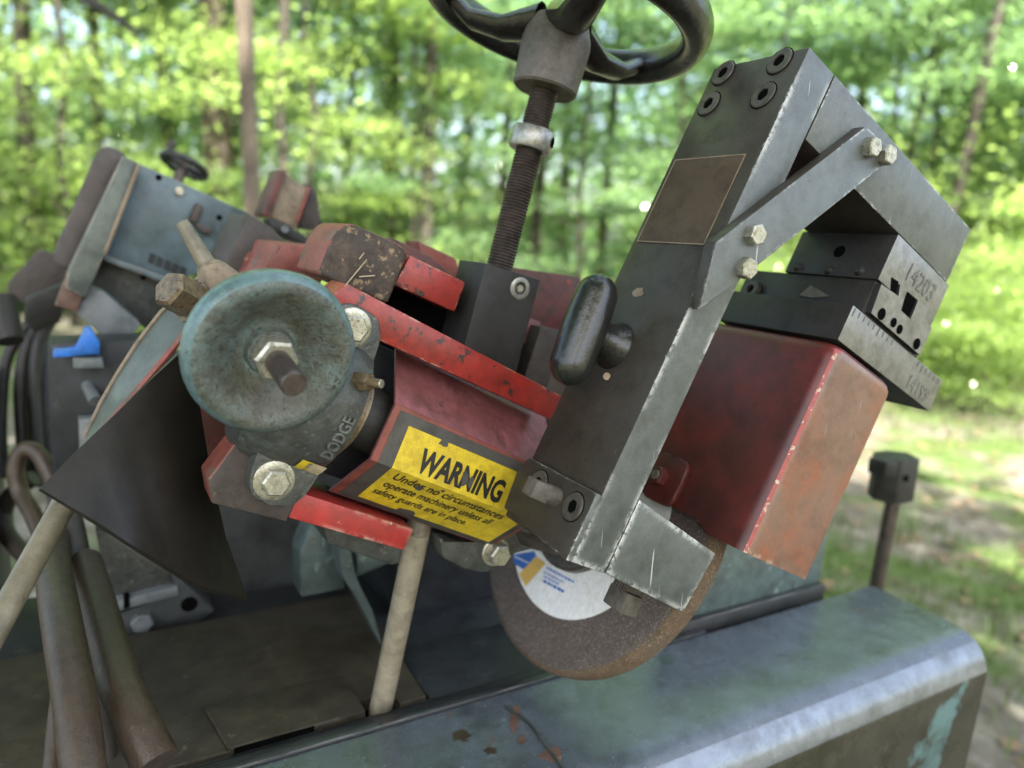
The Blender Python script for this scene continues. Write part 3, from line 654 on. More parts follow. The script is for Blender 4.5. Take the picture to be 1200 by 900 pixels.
# front casing: rounded bar box
def casing_profile():
    pts = [(.200, TZ)]
    r = .05; ef = .028
    for k in range(11):
        t = math.pi / 2 * k / 10; pts.append((ef + r - r * math.sin(t), TZ - r + r * math.cos(t)))
    pts += [(ef + .012, TZ - .42), (.200, TZ - .42)]
    return pts
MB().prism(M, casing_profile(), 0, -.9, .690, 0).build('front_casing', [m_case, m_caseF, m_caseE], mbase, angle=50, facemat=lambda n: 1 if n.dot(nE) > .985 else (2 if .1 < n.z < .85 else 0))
MB().box(M, (-.85, .0, GROUND), (.66, .6, TZ - .40), .003).build('pedestal', m_shadow, mbase)
# rails (long narrow strips)
for (e0, e1, z0, z1) in ((.2015, .2125, -.30, -.2475), (.2145, .2250, -.30, -.2545), (.2270, .2375, -.30, -.2600)):
    MB().box(M, (-.35 if e0 < .21 else -.9, e0, z0), (.36, e1, z1), .0008).build('rail', m_rail, mbase)
bedp = MB().prism(M, [(-.9, .240), (-.072, .240), (-.072, .262), (-.038, .260), (-.034, .240), (-.005, .240), (.005, .495), (-.9, .505)], 2, TZ - .02, TZ - .006, .0008).build('bed_plate', m_bed, mbase)
MB().prism(M, [(-.205, .2385), (-.073, .2385), (-.073, .31), (-.205, .315), (-.215, .308)], 2, TZ - .0055, TZ - .0025, .0006).build('cover_strip', m_bed, mbase)
MB().box(M, (.0, .240, TZ - .03), (.20, .35, TZ - .012), .001).build('slot_plate', m_shadow, mbase)
MB().box(M, (-.072, .2385, TZ - .034), (-.034, .266, TZ - .0195), 0).build('slot_well', m_hole, mbase)
MB().box(M, (-.20, .2376, TZ - .03), (-.125, .2384, TZ - .003), 0).build('rail_gap', m_hole, mbase)
MB().tube(catmull([M.w(*M.px(x_, y_, 2, TZ + .001)) for x_, y_ in ((592, 828), (606, 838), (622, 850), (640, 874), (662, 905))], 4), .0016 * S, 8).build('dent_crease', m_rail, mbase)
for (x_, y_, a_, b_, mm_) in ((603, 842, 7, 17, m_rustp), (648, 884, 17, 9, m_rustp), (540, 862, 12, 9, m_bed), (575, 880, 9, 6, m_bed), (612, 866, 5, 6, m_rustp), (782, 772, 10, 7, m_tealflat)):
    MB().trace(M, [(x_ + a_ * math.cos(k * .4488) * random.uniform(.5, 1.15), y_ + b_ * math.sin(k * .4488) * random.uniform(.5, 1.15)) for k in range(14)], 2, TZ + .0004, TZ + .0001, 0).build('paint_flake', mm_, mbase)
MB().box(M, (-.9, .33, TZ - .05), (.4, .7, TZ - .03), .001).build('sump_floor', m_shadow, mbase)
MB().box(M, (-.27, .60, TZ - .05), (.42, .612, TZ + .26), .001).build('rear_panel', m_wallgrey, mbase)
# splash panel right behind the wheel
MB().prism(M, [(.32, -.30), (.597, -.30), (.604, -.135), (.32, -.135)], 1, .222, .245, .002).build('splash_panel', m_tealflat, mbase)
MB().box(M, (.31, .212, -.30), (.60, .2215, -.236), .002).build('panel_foot', m_rail, mbase)
# teal upright flange in the pit
MB().trace(M, [(394, 622), (410, 638), (413, 662), (421, 686), (436, 714), (448, 757), (436, 736), (419, 702), (405, 682), (399, 660), (397, 640)], 1, .352, .385, .0006).build('bent_flange', m_tealflat, mbase)
MB().trace(M, [(352, 648), (364, 618), (398, 622), (404, 690), (353, 700)], 1, .40, .44, .002).build('teal_upright', m_tealflat, mbase)
MB().trace(M, [(418, 650), (478, 640), (480, 650), (418, 676)], 1, .38, .42, .001).build('ledge', m_tealflat, mbase)
# clamp hardware seen below the flap
MB().trace(M, [(112, 622), (204, 640), (206, 692), (128, 708)], 1, .535, .57, .002).build('clamp_block', m_castG, mbase)
MB().trace(M, [(128, 707), (208, 687), (210, 698), (130, 719)], 1, .520, .56, .002).build('clamp_bar', m_boxgrey, mbase)
MB().trace(M, [(132, 719), (206, 699), (200, 672), (214, 680), (252, 716), (190, 760), (138, 760)], 1, .528, .56, .003).build('clamp_body', m_wallgrey, mbase)
MB().trace(M, [(145, 700), (152, 698), (152, 712), (145, 714)], 1, .519, .53, 0).build('clamp_slot', m_hole, mbase)
hole(mbase, M.w(*M.px(222, 708, 1, .5275)), nE, .010 * S)
hex_bolt(mbase, M.w(*M.px(166, 727, 1, .528)), nE, .013 * S, .012 * S, m_boxgrey, name='clamp_bolt')
MB().trace(H, [(212, 430), (300, 470), (300, 505), (250, 575), (232, 520)], 1, .30, .36, .003).build('dark_casting', m_redD, mbase)
# column that carries the head
MB().box(M, (.04, .45, TZ - .05), (.22, .58, .05), .004).build('head_column', m_shadow, mbase)

# ------------------------------------------------------------------ stop rod with black block
sr = thing('stop_rod', M.w(*M.px(1020, 705, 1, .30)), 'black notched block on top of a dark upright rod beside the casing corner', 'stop rod')
pa, pb_ = M.px(1048, 580, 1, .30), M.px(1020, 700, 1, .30)
MB().cyl(M.w(*pb_) - ZP * .12, M.w(*pa), .0118 * S, seg=20).build('rod', m_thread, sr)
bq = M.px(1047, 556, 1, .30)
hexp = [(bq[0] + .040 * math.cos(rad(a_)), .30 + .034 * math.sin(rad(a_))) for a_ in (8, 62, 118, 172, 232, 300)]
MB().prism(M, hexp, 2, bq[2] - .041, bq[2] + .033, .002).build('stop_block', m_black, sr)
MB().prism(M, [(bq[0] - .052, .282), (bq[0] - .03, .276), (bq[0] - .03, .318), (bq[0] - .052, .314)], 2, bq[2] + .006, bq[2] + .032, .002).build('stop_lug', m_black, sr)
hole(sr, M.w(bq[0] - .012, .2695, bq[2] + .004), nE, .006 * S)

# ------------------------------------------------------------------ second head at the left
LE = .72
sh = thing('second_head', H.w(-.28, .6, .0), 'tilted blue grey second head with flanged side plate and brown pad', 'machine head')
fp = MB().trace(H, [(160, 190), (292, 250), (262, 308), (205, 330), (122, 298)], 1, LE, LE + .015, .0015).build('face_plate', m_bluegrey, sh)
MB().trace(H, [(143, 182), (163, 191), (122, 299), (101, 350), (76, 338), (80, 314)], 1, LE - .035, LE + .03, .003).build('flange', m_greengrey, sh)
MB().trace(H, [(112, 180), (120, 172), (132, 171), (150, 183), (84, 316), (72, 316), (64, 308), (62, 297)], 1, LE - .01, LE + .09, .012, 3).build('side_pad', m_brownpad, sh)
MB().trace(H, [(120, 300), (203, 332), (235, 330), (190, 395), (100, 345)], 1, LE + .05, LE + .09, .001).build('lower_plate', m_castG, sh)
MB().trace(H, [(104, 337), (122, 342), (165, 380), (140, 410), (88, 366)], 1, LE - .02, LE + .03, .002).build('grey_arm', m_boxgrey, sh)
MB().trace(H, [(79, 318), (88, 325), (98, 345), (90, 366), (64, 358)], 1, LE - .03, LE + .0, .001).build('rust_strip', m_rustp, sh)
MB().trace(H, [(121, 298), (206, 329), (206, 336), (121, 305)], 1, LE - .012, LE + .01, .001).build('plate_lip', m_bluegrey, sh)
for (x, y, mm, r) in ((210, 224, m_zinc, .0065), ):
    hex_bolt(fp, H.w(*H.px(x, y, 1, LE)), nE, r * S, .005 * S, mm)
for (x, y) in ((186, 208), (257, 255), (275, 268), (140, 308), (168, 325)): hole(fp, H.w(*H.px(x, y, 1, LE - .0006)), nE, .004 * S)
MB().trace(H, [(231, 237), (240, 243), (232, 263), (222, 258)], 1, LE - .022, LE - .001, .003).build('latch', m_browncast, fp)
MB().trace(H, [(228, 262), (236, 262), (250, 268), (249, 275), (238, 274)], 1, LE - .024, LE - .001, .003).build('latch', m_browncast, fp)
for k in range(5):
    x0_ = 176 + k * 9; y0_ = 300 + k * 4
    MB().trace(H, [(x0_, y0_ - 4), (x0_ + 7, y0_ - 1), (x0_ + 4, y0_ + 10), (x0_ - 3, y0_ + 7)], 1, LE - .0012, LE - .0002, 0).build('smudged_number', m_shadow, fp)
MB().trace(H, [(292, 250), (318, 266), (336, 285), (326, 312), (300, 338), (262, 325), (264, 305)], 1, .46, .58, .004).build('brown_joint', m_browncast, sh)
hex_bolt(sh, H.w(*H.px(302, 293, 1, .459)), nE, .010 * S, .006 * S, m_browncast)
MB().tube([H.w(*H.px(163, 193, 1, LE - .037)), H.w(*H.px(123, 297, 1, LE - .037))], .0028 * S, 8).build('bare_edge', m_tan, sh)
MB().trace(H, [(45, 293), (76, 300), (78, 318), (66, 374), (8, 345), (10, 330)], 1, .95, .98, .002).build('rear_plate', m_browncast, sh)
MB().trace(H, [(30, 350), (80, 330), (70, 378), (40, 390), (28, 375)], 1, .85, .89, .002).build('cable_clamp', m_black, sh)
MB().box(M, (-.62, .75, GROUND), (-.42, .95, .0), .004).build('head_stand', m_shadow, sh)
# slotted bracket behind
sbk = thing('slotted_bracket', H.w(*H.px(350, 275, 1, .7)), 'upright slotted bracket with worn tan face and red edges behind the red casting', 'bracket')
MB().trace(H, [(333, 203), (362, 222), (348, 268), (316, 254)], 1, .66, .70, .002).build('tan_face', m_tan, sbk)
MB().trace(H, [(328, 199), (336, 201), (316, 256), (307, 252)], 1, .65, .71, .002).build('red_edge', m_redD, sbk)
MB().trace(H, [(361, 218), (364, 220), (350, 262), (346, 260)], 1, .658, .70, .0005).build('red_edge', m_redB, sbk)
MB().trace(H, [(365, 214), (373, 230), (372, 248), (382, 270), (350, 268)], 1, .68, .73, .002).build('dark_cheek', m_browncast, sbk)
MB().trace(H, [(315, 257), (322, 256), (350, 272), (372, 286), (370, 290), (345, 284), (318, 270)], 1, .60, .64, .002).build('link', m_black, sbk)
MB().cyl(H.w(*H.px(334, 268, 1, .599)), H.w(*H.px(334, 268, 1, .59)), .005 * S).build('link_pin', m_boxgrey, sbk)
# small far handwheel
sw = thing('small_handwheel', H.w(*H.px(214, 200, 1, 1.0)), 'small dark handwheel seen edge on behind the blue grey head', 'handwheel')
tor = MB(); rg = []; RC2 = H.w(*H.px(216, 194, 1, 1.0)); ax2 = (V26 * .97 + EP * .22).normalized(); u2 = D26; w2 = ax2.cross(u2)
for k in range(40):
    t = 2 * math.pi * k / 40; di = u2 * math.cos(t) + w2 * math.sin(t)
    rg.append([tor.bm.verts.new(RC2 + di * (.036 + .006 * math.cos(2 * math.pi * j / 10)) * S + ax2 * .006 * S * math.sin(2 * math.pi * j / 10)) for j in range(10)])
for k in range(40):
    for j in range(10): tor.bm.faces.new((rg[k][j], rg[(k + 1) % 40][j], rg[(k + 1) % 40][(j + 1) % 10], rg[k][(j + 1) % 10]))
tor.build('wheel_rim', m_rim, sw)
MB().cyl(RC2 - ax2 * .09 * S, RC2 + ax2 * .004 * S, .009 * S).build('wheel_shaft', m_thread, sw)
MB().cyl(RC2 - u2 * .036 * S, RC2 + u2 * .036 * S, .005 * S).build('wheel_spoke', m_rim, sw)
MB().lathe(RC2 - u2 * .03 * S, ax2, [(0, .004 * S), (.012 * S, .005 * S), (.022 * S, .008 * S), (.028 * S, .005 * S), (.03 * S, 0)], 14).build('crank_knob', m_browncast, sw)

# ------------------------------------------------------------------ curved band, bolt and lever
cbd = thing('curved_band', H.w(*H.px(140, 470, 1, .30)), 'curved grey green steel band with a tan hexagon bolt and lever', 'band')
outer = [(236, 322), (212, 345), (188, 366), (160, 402), (136, 440), (118, 472), (106, 498), (99, 512)]
innr = [(252, 348), (236, 368), (214, 392), (188, 424), (164, 452), (145, 474), (125, 498), (108, 520)]
b = MB(); rows = []
for (o_, i_) in zip(outer, innr):
    p, q = H.px(o_[0], o_[1], 1, .33), H.px(i_[0], i_[1], 1, .285)
    P_, Q_ = H.w(*p), H.w(*q); rows.append([b.bm.verts.new(P_), b.bm.verts.new(Q_), b.bm.verts.new(Q_ + EP * .012 * S + D26 * .006 * S), b.bm.verts.new(P_ + EP * .012 * S + D26 * .006 * S)])
for A, B in zip(rows, rows[1:]):
    for k in range(4): b.bm.faces.new((A[k], A[(k + 1) % 4], B[(k + 1) % 4], B[k]))
b.bm.faces.new(rows[0]); b.bm.faces.new(rows[-1][::-1])
b.build('band_strip', m_greengrey, cbd)
b = MB(); rows = []
for k, (o_, i_) in enumerate(zip(outer, innr)):
    for f0, f1, acc in ((.97, 1.0, 0),):
        P_ = H.w(*H.px(o_[0] + (i_[0] - o_[0]) * .02, o_[1] + (i_[1] - o_[1]) * .02, 1, .328)); rows.append(P_)
b.tube(rows, .0022 * S, 8); b.build('band_edge', m_tan, cbd)
b = MB()
b.tube([H.w(*H.px(i_[0] + 1, i_[1] + 1, 1, .284)) for i_ in innr], .003 * S, 8); b.build('band_edge', m_redB, cbd)
ba = H.w(*H.px(224, 353, 1, .272)); bdv = (H.w(*H.px(200, 339, 1, .262)) - ba).normalized()
MB().hexa(ba, bdv, .0165 * S, .026 * S, rot=.25).build('hex_bolt', m_brass, cbd, angle=25)
MB().cyl(ba - bdv * .03 * S, ba, .0185 * S, seg=20).build('bolt_collar', m_brass, cbd)
lv0, lv1 = H.w(*H.px(213, 260, 1, .30)), H.w(*H.px(247, 318, 1, .29))
MB().tube([lv0, lv0 + (lv1 - lv0) * .06, lv1], .008 * S, 16, [.0048 * S, .0058 * S, .0085 * S]).build('lever', m_pipe, cbd)
MB().trace(H, [(237, 310), (258, 303), (288, 325), (280, 350), (240, 352)], 1, .27, .31, .006, 3).build('lever_clevis', m_tan, cbd)

# ------------------------------------------------------------------ rubber flap
Aq = pt(45, 575, .50); ab = [(45, 575, .50), (82, 537, .52), (120, 500, .54), (172, 448, .57), (222, 398, .60)]
ac = [(45, 575, .50), (100, 608, .51), (165, 650, .53), (230, 690, .57), (284, 704, .66)]
right = [(222, 398, .60), (224, 450, .605), (238, 540, .62), (258, 630, .64), (284, 704, .66)]
b = MB(); n_ = 14; G = []
def lerp_path(P_, t):
    x = t * (len(P_) - 1); i = min(int(x), len(P_) - 2); f_ = x - i
    return [P_[i][k] + (P_[i + 1][k] - P_[i][k]) * f_ for k in range(3)]
for i in range(n_ + 1):
    t = i / n_; a_ = lerp_path(ab, t); c_ = lerp_path(ac, t); row = []
    for j in range(9):
        s_ = j / 8; r_ = lerp_path(right, s_); l1 = [a_[k] + (c_[k] - a_[k]) * s_ for k in range(3)]
        e_ = [ab[-1][k] + (ac[-1][k] - ab[-1][k]) * s_ for k in range(3)]; w_ = t ** 3
        p = [l1[k] + (r_[k] - e_[k]) * w_ for k in range(3)]; row.append(b.bm.verts.new(pt(*p)))
    G.append(row)
for A, B in zip(G[1:], G[2:]):
    for j in range(8): b.bm.faces.new((A[j], A[j + 1], B[j + 1], B[j]))
v0 = b.bm.verts.new(pt(45, 575, .50))
for j in range(8): b.bm.faces.new((v0, G[1][j + 1], G[1][j]))
for v in G[0]: b.bm.verts.remove(v)
bmesh.ops.recalc_face_normals(b.bm, faces=b.bm.faces[:])
bmesh.ops.solidify(b.bm, geom=b.bm.faces[:], thickness=.005 * S)
fl = b.build('rubber_flap', m_rubber)
tag(fl, 'flat dark brown rubber flap hanging in front of the curved band', 'flap')

# ------------------------------------------------------------------ hoses and pipe
def hose(name, path, r, mat, label, cat, group=None):
    o = MB().tube(catmull([pt(*p) for p in path]), r * S, 18).build(name, mat)
    return tag(o, label, cat, group)
hose('hose', [(70, 600, .9), (62, 650, .76), (66, 690, .68), (75, 745, .62), (87, 815, .575), (98, 905, .54), (102, 960, .53)], .0155, m_hose, 'thick brown hose running down past the cream pipe onto the bed plate', 'hose')
hose('hose', [(72, 592, 1.0), (60, 560, 1.0), (47, 535, 1.0), (34, 526, 1.0), (23, 533, 1.0), (18, 552, 1.0), (24, 577, 1.0), (38, 602, .98), (54, 640, .95), (74, 700, .9), (92, 760, .88)], .0108, m_hose, 'thinner brown hose looping up beside the flap corner', 'hose')
hose('hose', [(40, 560, 1.1), (22, 572, 1.1), (8, 588, 1.1), (4, 606, 1.1), (8, 625, 1.08), (22, 643, 1.05), (46, 668, 1.0), (76, 715, .92), (100, 790, .85), (122, 860, .80), (140, 960, .76)], .0122, m_hoseD, 'dark brown hose curling behind the looped hose', 'hose')
hose('hose', [(72, 580, .86), (84, 630, .82), (92, 690, .78), (100, 760, .74), (112, 850, .70), (126, 960, .67)], .0150, m_hoseD, 'dark hose running straight down behind the thick brown hose', 'hose')
hose('hose', [(100, 660, .80), (112, 700, .74), (124, 745, .68), (142, 805, .62), (162, 852, .59), (184, 896, .575)], .0168, m_hose, 'brown hose with scuffed end lying on the bed plate', 'hose')
hose('hose', [(75, 800, .60), (68, 850, .585), (62, 920, .56)], .008, m_hose, 'short thin brown hose beside the thick brown hose', 'hose')
pa_, pb2 = pt(78, 585, .60), pt(-40, 800, .50)
wp_ = MB().cyl(pb2, pa_, .0092 * S, seg=28, ch=.001).build('slanted_pipe', m_pipe)
tag(wp_, 'dirty cream pipe slanting across the hoses under the flap corner', 'pipe')
# black cables and electrical box at far left
for i, P_ in enumerate(([(52, 360, 1.2), (22, 395, 1.18), (6, 430, 1.17), (1, 500, 1.16), (4, 560, 1.15)], [(60, 365, 1.2), (34, 400, 1.18), (24, 450, 1.17), (26, 510, 1.16), (30, 560, 1.15)], [(66, 368, 1.2), (46, 400, 1.18), (40, 450, 1.17), (42, 500, 1.16), (46, 570, 1.15)], [(48, 372, 1.25), (50, 430, 1.22), (52, 500, 1.2), (54, 570, 1.2)])):
    hose('cable', P_, (.0085, .0095, .009, .013)[i], m_cable, 'black cable drooping from the clamp beside the grey box', 'cable', 'black cables by the grey box')
hose('conduit', [(4, 350, 1.0), (8, 380, .99), (12, 400, .985)], .016, m_black, 'short black cable gland left of the brown plate', 'cable gland')
eb = thing('electrical_box', M.w(*M.px(110, 545, 1, .62)), 'weathered grey electrical box standing under the second head', 'box')
MB().trace(M, [(56, 402), (190, 398), (240, 440), (240, 545), (62, 560), (58, 490)], 1, .63, .70, .004).build('box_body', m_shadow, eb)
MB().trace(M, [(92, 492), (140, 488), (145, 560), (94, 562)], 1, .60, .625, .002).build('box_cover', m_boxgrey, eb)
MB().trace(M, [(105, 466), (140, 468), (140, 472), (106, 471)], 1, .612, .62, .0005).build('box_hinge', m_boxgrey, eb)
MB().trace(M, [(85, 418), (120, 420), (122, 432), (86, 432)], 1, .60, .62, .002).build('box_shelf', m_boxgrey, eb)
rod2 = MB().cyl(pt(73, 397, .98), pt(112, 470, .92), .0075 * S, seg=16).build('thin_rod', m_boxgrey); tag(rod2, 'thin pale grey rod leaning against the electrical box', 'rod')
bl = MB().trace(M, [(99, 386), (106, 384), (117, 402), (117, 416), (78, 418), (62, 420), (62, 412), (90, 411)], 1, .595, .62, .002).build('blue_connector', m_blue); tag(bl, 'bright blue plastic connector block on the electrical box', 'connector')

# ================================================================== the place
def ground_h(x, y):
    return .03 * mnoise.noise(Vec((x * .25, y * .25, 0))) + .015 * mnoise.noise(Vec((x * 1.1, y * 1.1, 3)))
b = MB(); xs = []
def axis_vals(lo, hi, near, step):
    out = []; v = -near
    while v <= near: out.append(v); v += step
    s_ = near
    while s_ < hi: s_ *= 1.45; out.append(min(s_, hi)); out.insert(0, -min(s_, hi))
    return out
XS = axis_vals(0, 400, 14, .5); YS = XS
gv = [[b.bm.verts.new((x, y + 6, ground_h(x, y + 6) if abs(x) < 20 and abs(y) < 20 else 0)) for x in XS] for y in YS]
for j in range(len(YS) - 1):
    for i in range(len(XS) - 1): b.bm.faces.new((gv[j][i], gv[j][i + 1], gv[j + 1][i + 1], gv[j + 1][i]))
def ground_mat():
    m = bpy.data.materials.new('forest_ground'); m.use_nodes = True; N = m.node_tree.nodes; L = m.node_tree.links; bs = N['Principled BSDF']; bs.inputs['Roughness'].default_value = .95; bs.inputs['Specular IOR Level'].default_value = .2
    tc = N.new('ShaderNodeTexCoord')
    def nz(s_, d=6):
        n = N.new('ShaderNodeTexNoise'); n.inputs['Scale'].default_value = s_; n.inputs['Detail'].default_value = d; n.inputs['Roughness'].default_value = .65; L.new(tc.outputs['Object'], n.inputs['Vector']); return n.outputs['Fac']
    def cr(f, stops):
        r = N.new('ShaderNodeValToRGB'); L.new(f, r.inputs[0]); el = r.color_ramp.elements
        while len(el) < len(stops): el.new(.5)
        for e, (p, c) in zip(el, stops): e.position = p; e.color = (*c, 1)
        return r.outputs[0]
    litter = cr(nz(9, 8), [(.3, (.045, .038, .03)), (.45, (.095, .084, .072)), (.58, (.155, .142, .125)), (.7, (.22, .205, .185))])
    green = cr(nz(14, 8), [(.3, (.03, .05, .012)), (.55, (.06, .095, .025)), (.75, (.11, .14, .05))])
    mx = N.new('ShaderNodeMix'); mx.data_type = 'RGBA'; mr = N.new('ShaderNodeMapRange'); mr.inputs['From Min'].default_value = .47; mr.inputs['From Max'].default_value = .58
    L.new(nz(.9, 9), mr.inputs['Value']); L.new(mr.outputs[0], mx.inputs['Factor']); L.new(litter, mx.inputs[6]); L.new(green, mx.inputs[7]); L.new(mx.outputs[2], bs.inputs['Base Color'])
    bp = N.new('ShaderNodeBump'); bp.inputs['Strength'].default_value = .7; bp.inputs['Distance'].default_value = .03; L.new(nz(25, 6), bp.inputs['Height']); L.new(bp.outputs[0], bs.inputs['Normal'])
    return m
gr = b.build('ground', ground_mat()); gr['kind'] = 'structure'

def leaf_mat(name, c, tcol, k=.5, gloss=.35):
    m = bpy.data.materials.new(name); m.use_nodes = True; N = m.node_tree.nodes; L = m.node_tree.links; N.remove(N['Principled BSDF']); out = N['Material Output']
    df = N.new('ShaderNodeBsdfPrincipled'); df.inputs['Roughness'].default_value = gloss; tr = N.new('ShaderNodeBsdfTranslucent'); mx = N.new('ShaderNodeMixShader'); mx.inputs[0].default_value = k
    oi = N.new('ShaderNodeTexCoord'); nz = N.new('ShaderNodeTexNoise'); nz.inputs['Scale'].default_value = 1.1; nz.inputs['Detail'].default_value = 5; L.new(oi.outputs['Object'], nz.inputs['Vector'])
    for node, cc, sock in ((df, c, 'Base Color'), (tr, tcol, 'Color')):
        r = N.new('ShaderNodeMix'); r.data_type = 'RGBA'; L.new(nz.outputs['Fac'], r.inputs['Factor']); r.inputs[6].default_value = (*[x * .62 for x in cc], 1); r.inputs[7].default_value = (*[min(1, x * 1.35) for x in cc], 1)
        L.new(r.outputs[2], node.inputs[sock])
    L.new(df.outputs[0], mx.inputs[1]); L.new(tr.outputs[0], mx.inputs[2]); L.new(mx.outputs[0], out.inputs[0]); return m
m_leaf = [leaf_mat('leaf_green', (.10, .165, .10), (.31, .50, .20), .58, .12), leaf_mat('leaf_yellowgreen', (.12, .17, .075), (.42, .58, .17), .6, .12), leaf_mat('leaf_bluegreen', (.09, .155, .11), (.28, .48, .22), .58, .12)]
m_bark = paint('bark', (.062, .052, .044), (.045, .039, .034), (.10, .085, .07), .9, s1=9, s2=26, t3=.58, bump=.8, bs=30)
m_barkL = paint('pale_bark', (.080, .060, .046), (.06, .047, .037), (.115, .09, .07), .9, s1=9, s2=26, t3=.58, bump=.8, bs=30)
m_grass = leaf_mat('grass_blade', (.08, .12, .035), (.12, .17, .04), .3, .5)
m_dry = paint('fallen_leaf', (.24, .17, .10), (.16, .11, .065), None, .9, s1=3, bump=0)

def leaf_cloud(b, pts, size, rnd):
    """one bent leaf (two triangles folded along the midrib) for each point"""
    for p in pts:
        d = Vec((rnd.gauss(0, 1), rnd.gauss(0, 1), rnd.gauss(-.25, .6))).normalized(); n = Vec((rnd.gauss(0, .6), rnd.gauss(0, .6), 1)).normalized()
        sd = d.cross(n).normalized(); L_ = size * rnd.choice((.6, .8, 1, 1, 1.3, 1.8)) * rnd.uniform(.8, 1.2); w = L_ * rnd.uniform(.26, .38)
        a0 = p; a1 = p + d * L_; mm = p + d * L_ * .45 - n * L_ * .05
        v = [b.bm.verts.new(q) for q in (a0, mm + sd * w, a1, mm - sd * w)]
        b.bm.faces.new((v[0], v[1], v[2])); b.bm.faces.new((v[0], v[2], v[3]))
def make_tree(name, seed, h, r0, crown_lo, crown_r, nclump, per, leaf, bark, mleaf, label, cat='tree', group='trees of the wood', lean=0):
    rnd = random.Random(seed); root = thing(name, (0, 0, 0), label, cat, group)
    b = MB(); tp_ = []; K = 9
    for k in range(K + 1):
        z = h * k / K - (.3 if k == 0 else 0); tp_.append(Vec((lean * z + rnd.gauss(0, .05) * (k > 0), rnd.gauss(0, .05) * (k > 0), z)))
    b.tube(tp_, r0, 10, [r0 * (1.25 if k == 0 else 1) * (1 - .8 * k / K) for k in range(K + 1)])
    tips = []
    for k in range(int(nclump * .8)):
        z = crown_lo + (h - crown_lo) * rnd.random() ** .9; i = min(int(z / h * K), K - 1); p = tp_[i].lerp(tp_[i + 1], z / h * K - i)
        a = rnd.random() * 6.283; env = crown_r * (1 - .45 * (z - crown_lo) / (h - crown_lo)) * rnd.uniform(.5, 1.1)
        q = p + Vec((math.cos(a) * env, math.sin(a) * env, env * rnd.uniform(-.1, .45)))
        mid = p.lerp(q, .5) + Vec((0, 0, rnd.uniform(0, .2)))
        b.tube([p, mid, q], .02, 5, [r0 * .22, r0 * .13, r0 * .04]); tips += [q, mid, p.lerp(q, .75)]
    b.build('trunk', bark, root)
    b = MB(); pts = []
    for k in range(nclump):
        c_ = rnd.choice(tips) + Vec((rnd.gauss(0, .3), rnd.gauss(0, .3), rnd.gauss(0, .2))); s_ = rnd.uniform(.22, .6)
        for i in range(per): pts.append(c_ + Vec((rnd.gauss(0, s_), rnd.gauss(0, s_), rnd.gauss(0, s_ * .2))))
    leaf_cloud(b, pts, leaf, rnd)
    b.build('crown', mleaf, root, smooth=False, recalc=False)
    return root
protos = [
 make_tree('young_tree', 11, 9.5, .055, .9, 1.9, 66, 370, .056, m_bark, m_leaf[0], 'slender young tree with loose green leaves in the wood'),
 make_tree('young_tree', 12, 8.0, .045, .7, 1.7, 62, 370, .056, m_bark, m_leaf[1], 'thin sapling with yellow green leaves in the wood'),
 make_tree('tall_tree', 13, 15.0, .11, 2.2, 2.9, 84, 370, .068, m_bark, m_leaf[2], 'tall straight tree with blue green leaves in the wood'),
 make_tree('bush', 14, 2.6, .02, .1, 1.2, 46, 220, .052, m_bark, m_leaf[1], 'low leafy bush at the edge of the wood', 'bush', 'bushes at the wood edge'),
]
spots = []
rnd = random.Random(5)
def gpos(x, dist):                            # ground position under a photo column at a distance
    r = ray(x, 300); k = dist / math.hypot(r.x, r.y); return Vec((r.x * k, r.y * k, 0))
used = set()
def behind(x, dist):
    w_ = 'at the wood edge' if dist < 11.8 else ('further into the wood' if dist < 16.5 else 'deep in the wood')
    lm = ((40, 'beyond the cables'), (170, 'behind the blue grey second head'), (290, 'behind the squared post'), (400, 'behind the slotted bracket'), (520, 'behind the rusty casting'), (640, 'behind the feed screw'), (760, 'between feed screw and dressing arm'), (900, 'behind the dressing arm beam'), (1040, 'behind the brace'), (1140, 'behind the cross slide'), (1e9, 'beyond the stop rod side of the clearing'))
    return next(n for lim, n in lm if x < lim) + ' ' + w_
KINDS = ('slender young tree', 'thin yellow green sapling', 'tall blue green tree', 'low leafy bush')
def plant(kind, x, dist, rot=None, sc=1.0):
    root = protos[kind] if kind not in used else copy_tree(protos[kind]); used.add(kind)
    p = gpos(x, dist); root.location = (p.x, p.y, ground_h(p.x, p.y) if abs(p.x) < 20 and abs(p.y - 6) < 20 else 0); root.rotation_euler = (0, 0, rnd.random() * 6.28 if rot is None else rot); root.scale = (sc, sc, sc * rnd.uniform(.92, 1.08)); root['label'] = KINDS[kind] + ' ' + behind(x, dist)
    return root
for x in range(-260, 1500, 130):
    if x < 120 and x > -150: continue
    plant(rnd.choice((0, 0, 1)), x + rnd.uniform(-50, 50), rnd.uniform(9.5, 12) if x < 850 else rnd.uniform(10.5, 13), sc=rnd.uniform(.85, 1.1))
for x in range(-300, 1560, 150):
    plant(rnd.choice((0, 2, 2, 1)), x + rnd.uniform(-60, 60), rnd.uniform(12, 16), sc=rnd.uniform(.9, 1.15))
for x in range(-300, 1560, 140):
    plant(rnd.choice((0, 2, 1)), x + rnd.uniform(-60, 60), rnd.uniform(17, 24), sc=rnd.uniform(1.0, 1.3))
for x in range(-300, 1560, 130):
    plant(3, x + rnd.uniform(-55, 55), rnd.uniform(10, 16), sc=rnd.uniform(.8, 1.3))
for x, dist, sc in ((985, 9.4, .6), (1060, 8.6, .5), (1125, 9.0, .65), (1180, 8.2, .55), (1240, 8.8, .7), (930, 9.8, .6)): plant(3, x, dist, sc=sc)['label'] = 'small leafy bush bordering the track %s' % ('behind the red guard' if x < 1000 else 'behind the cross slide' if x < 1130 else 'past the stop rod')
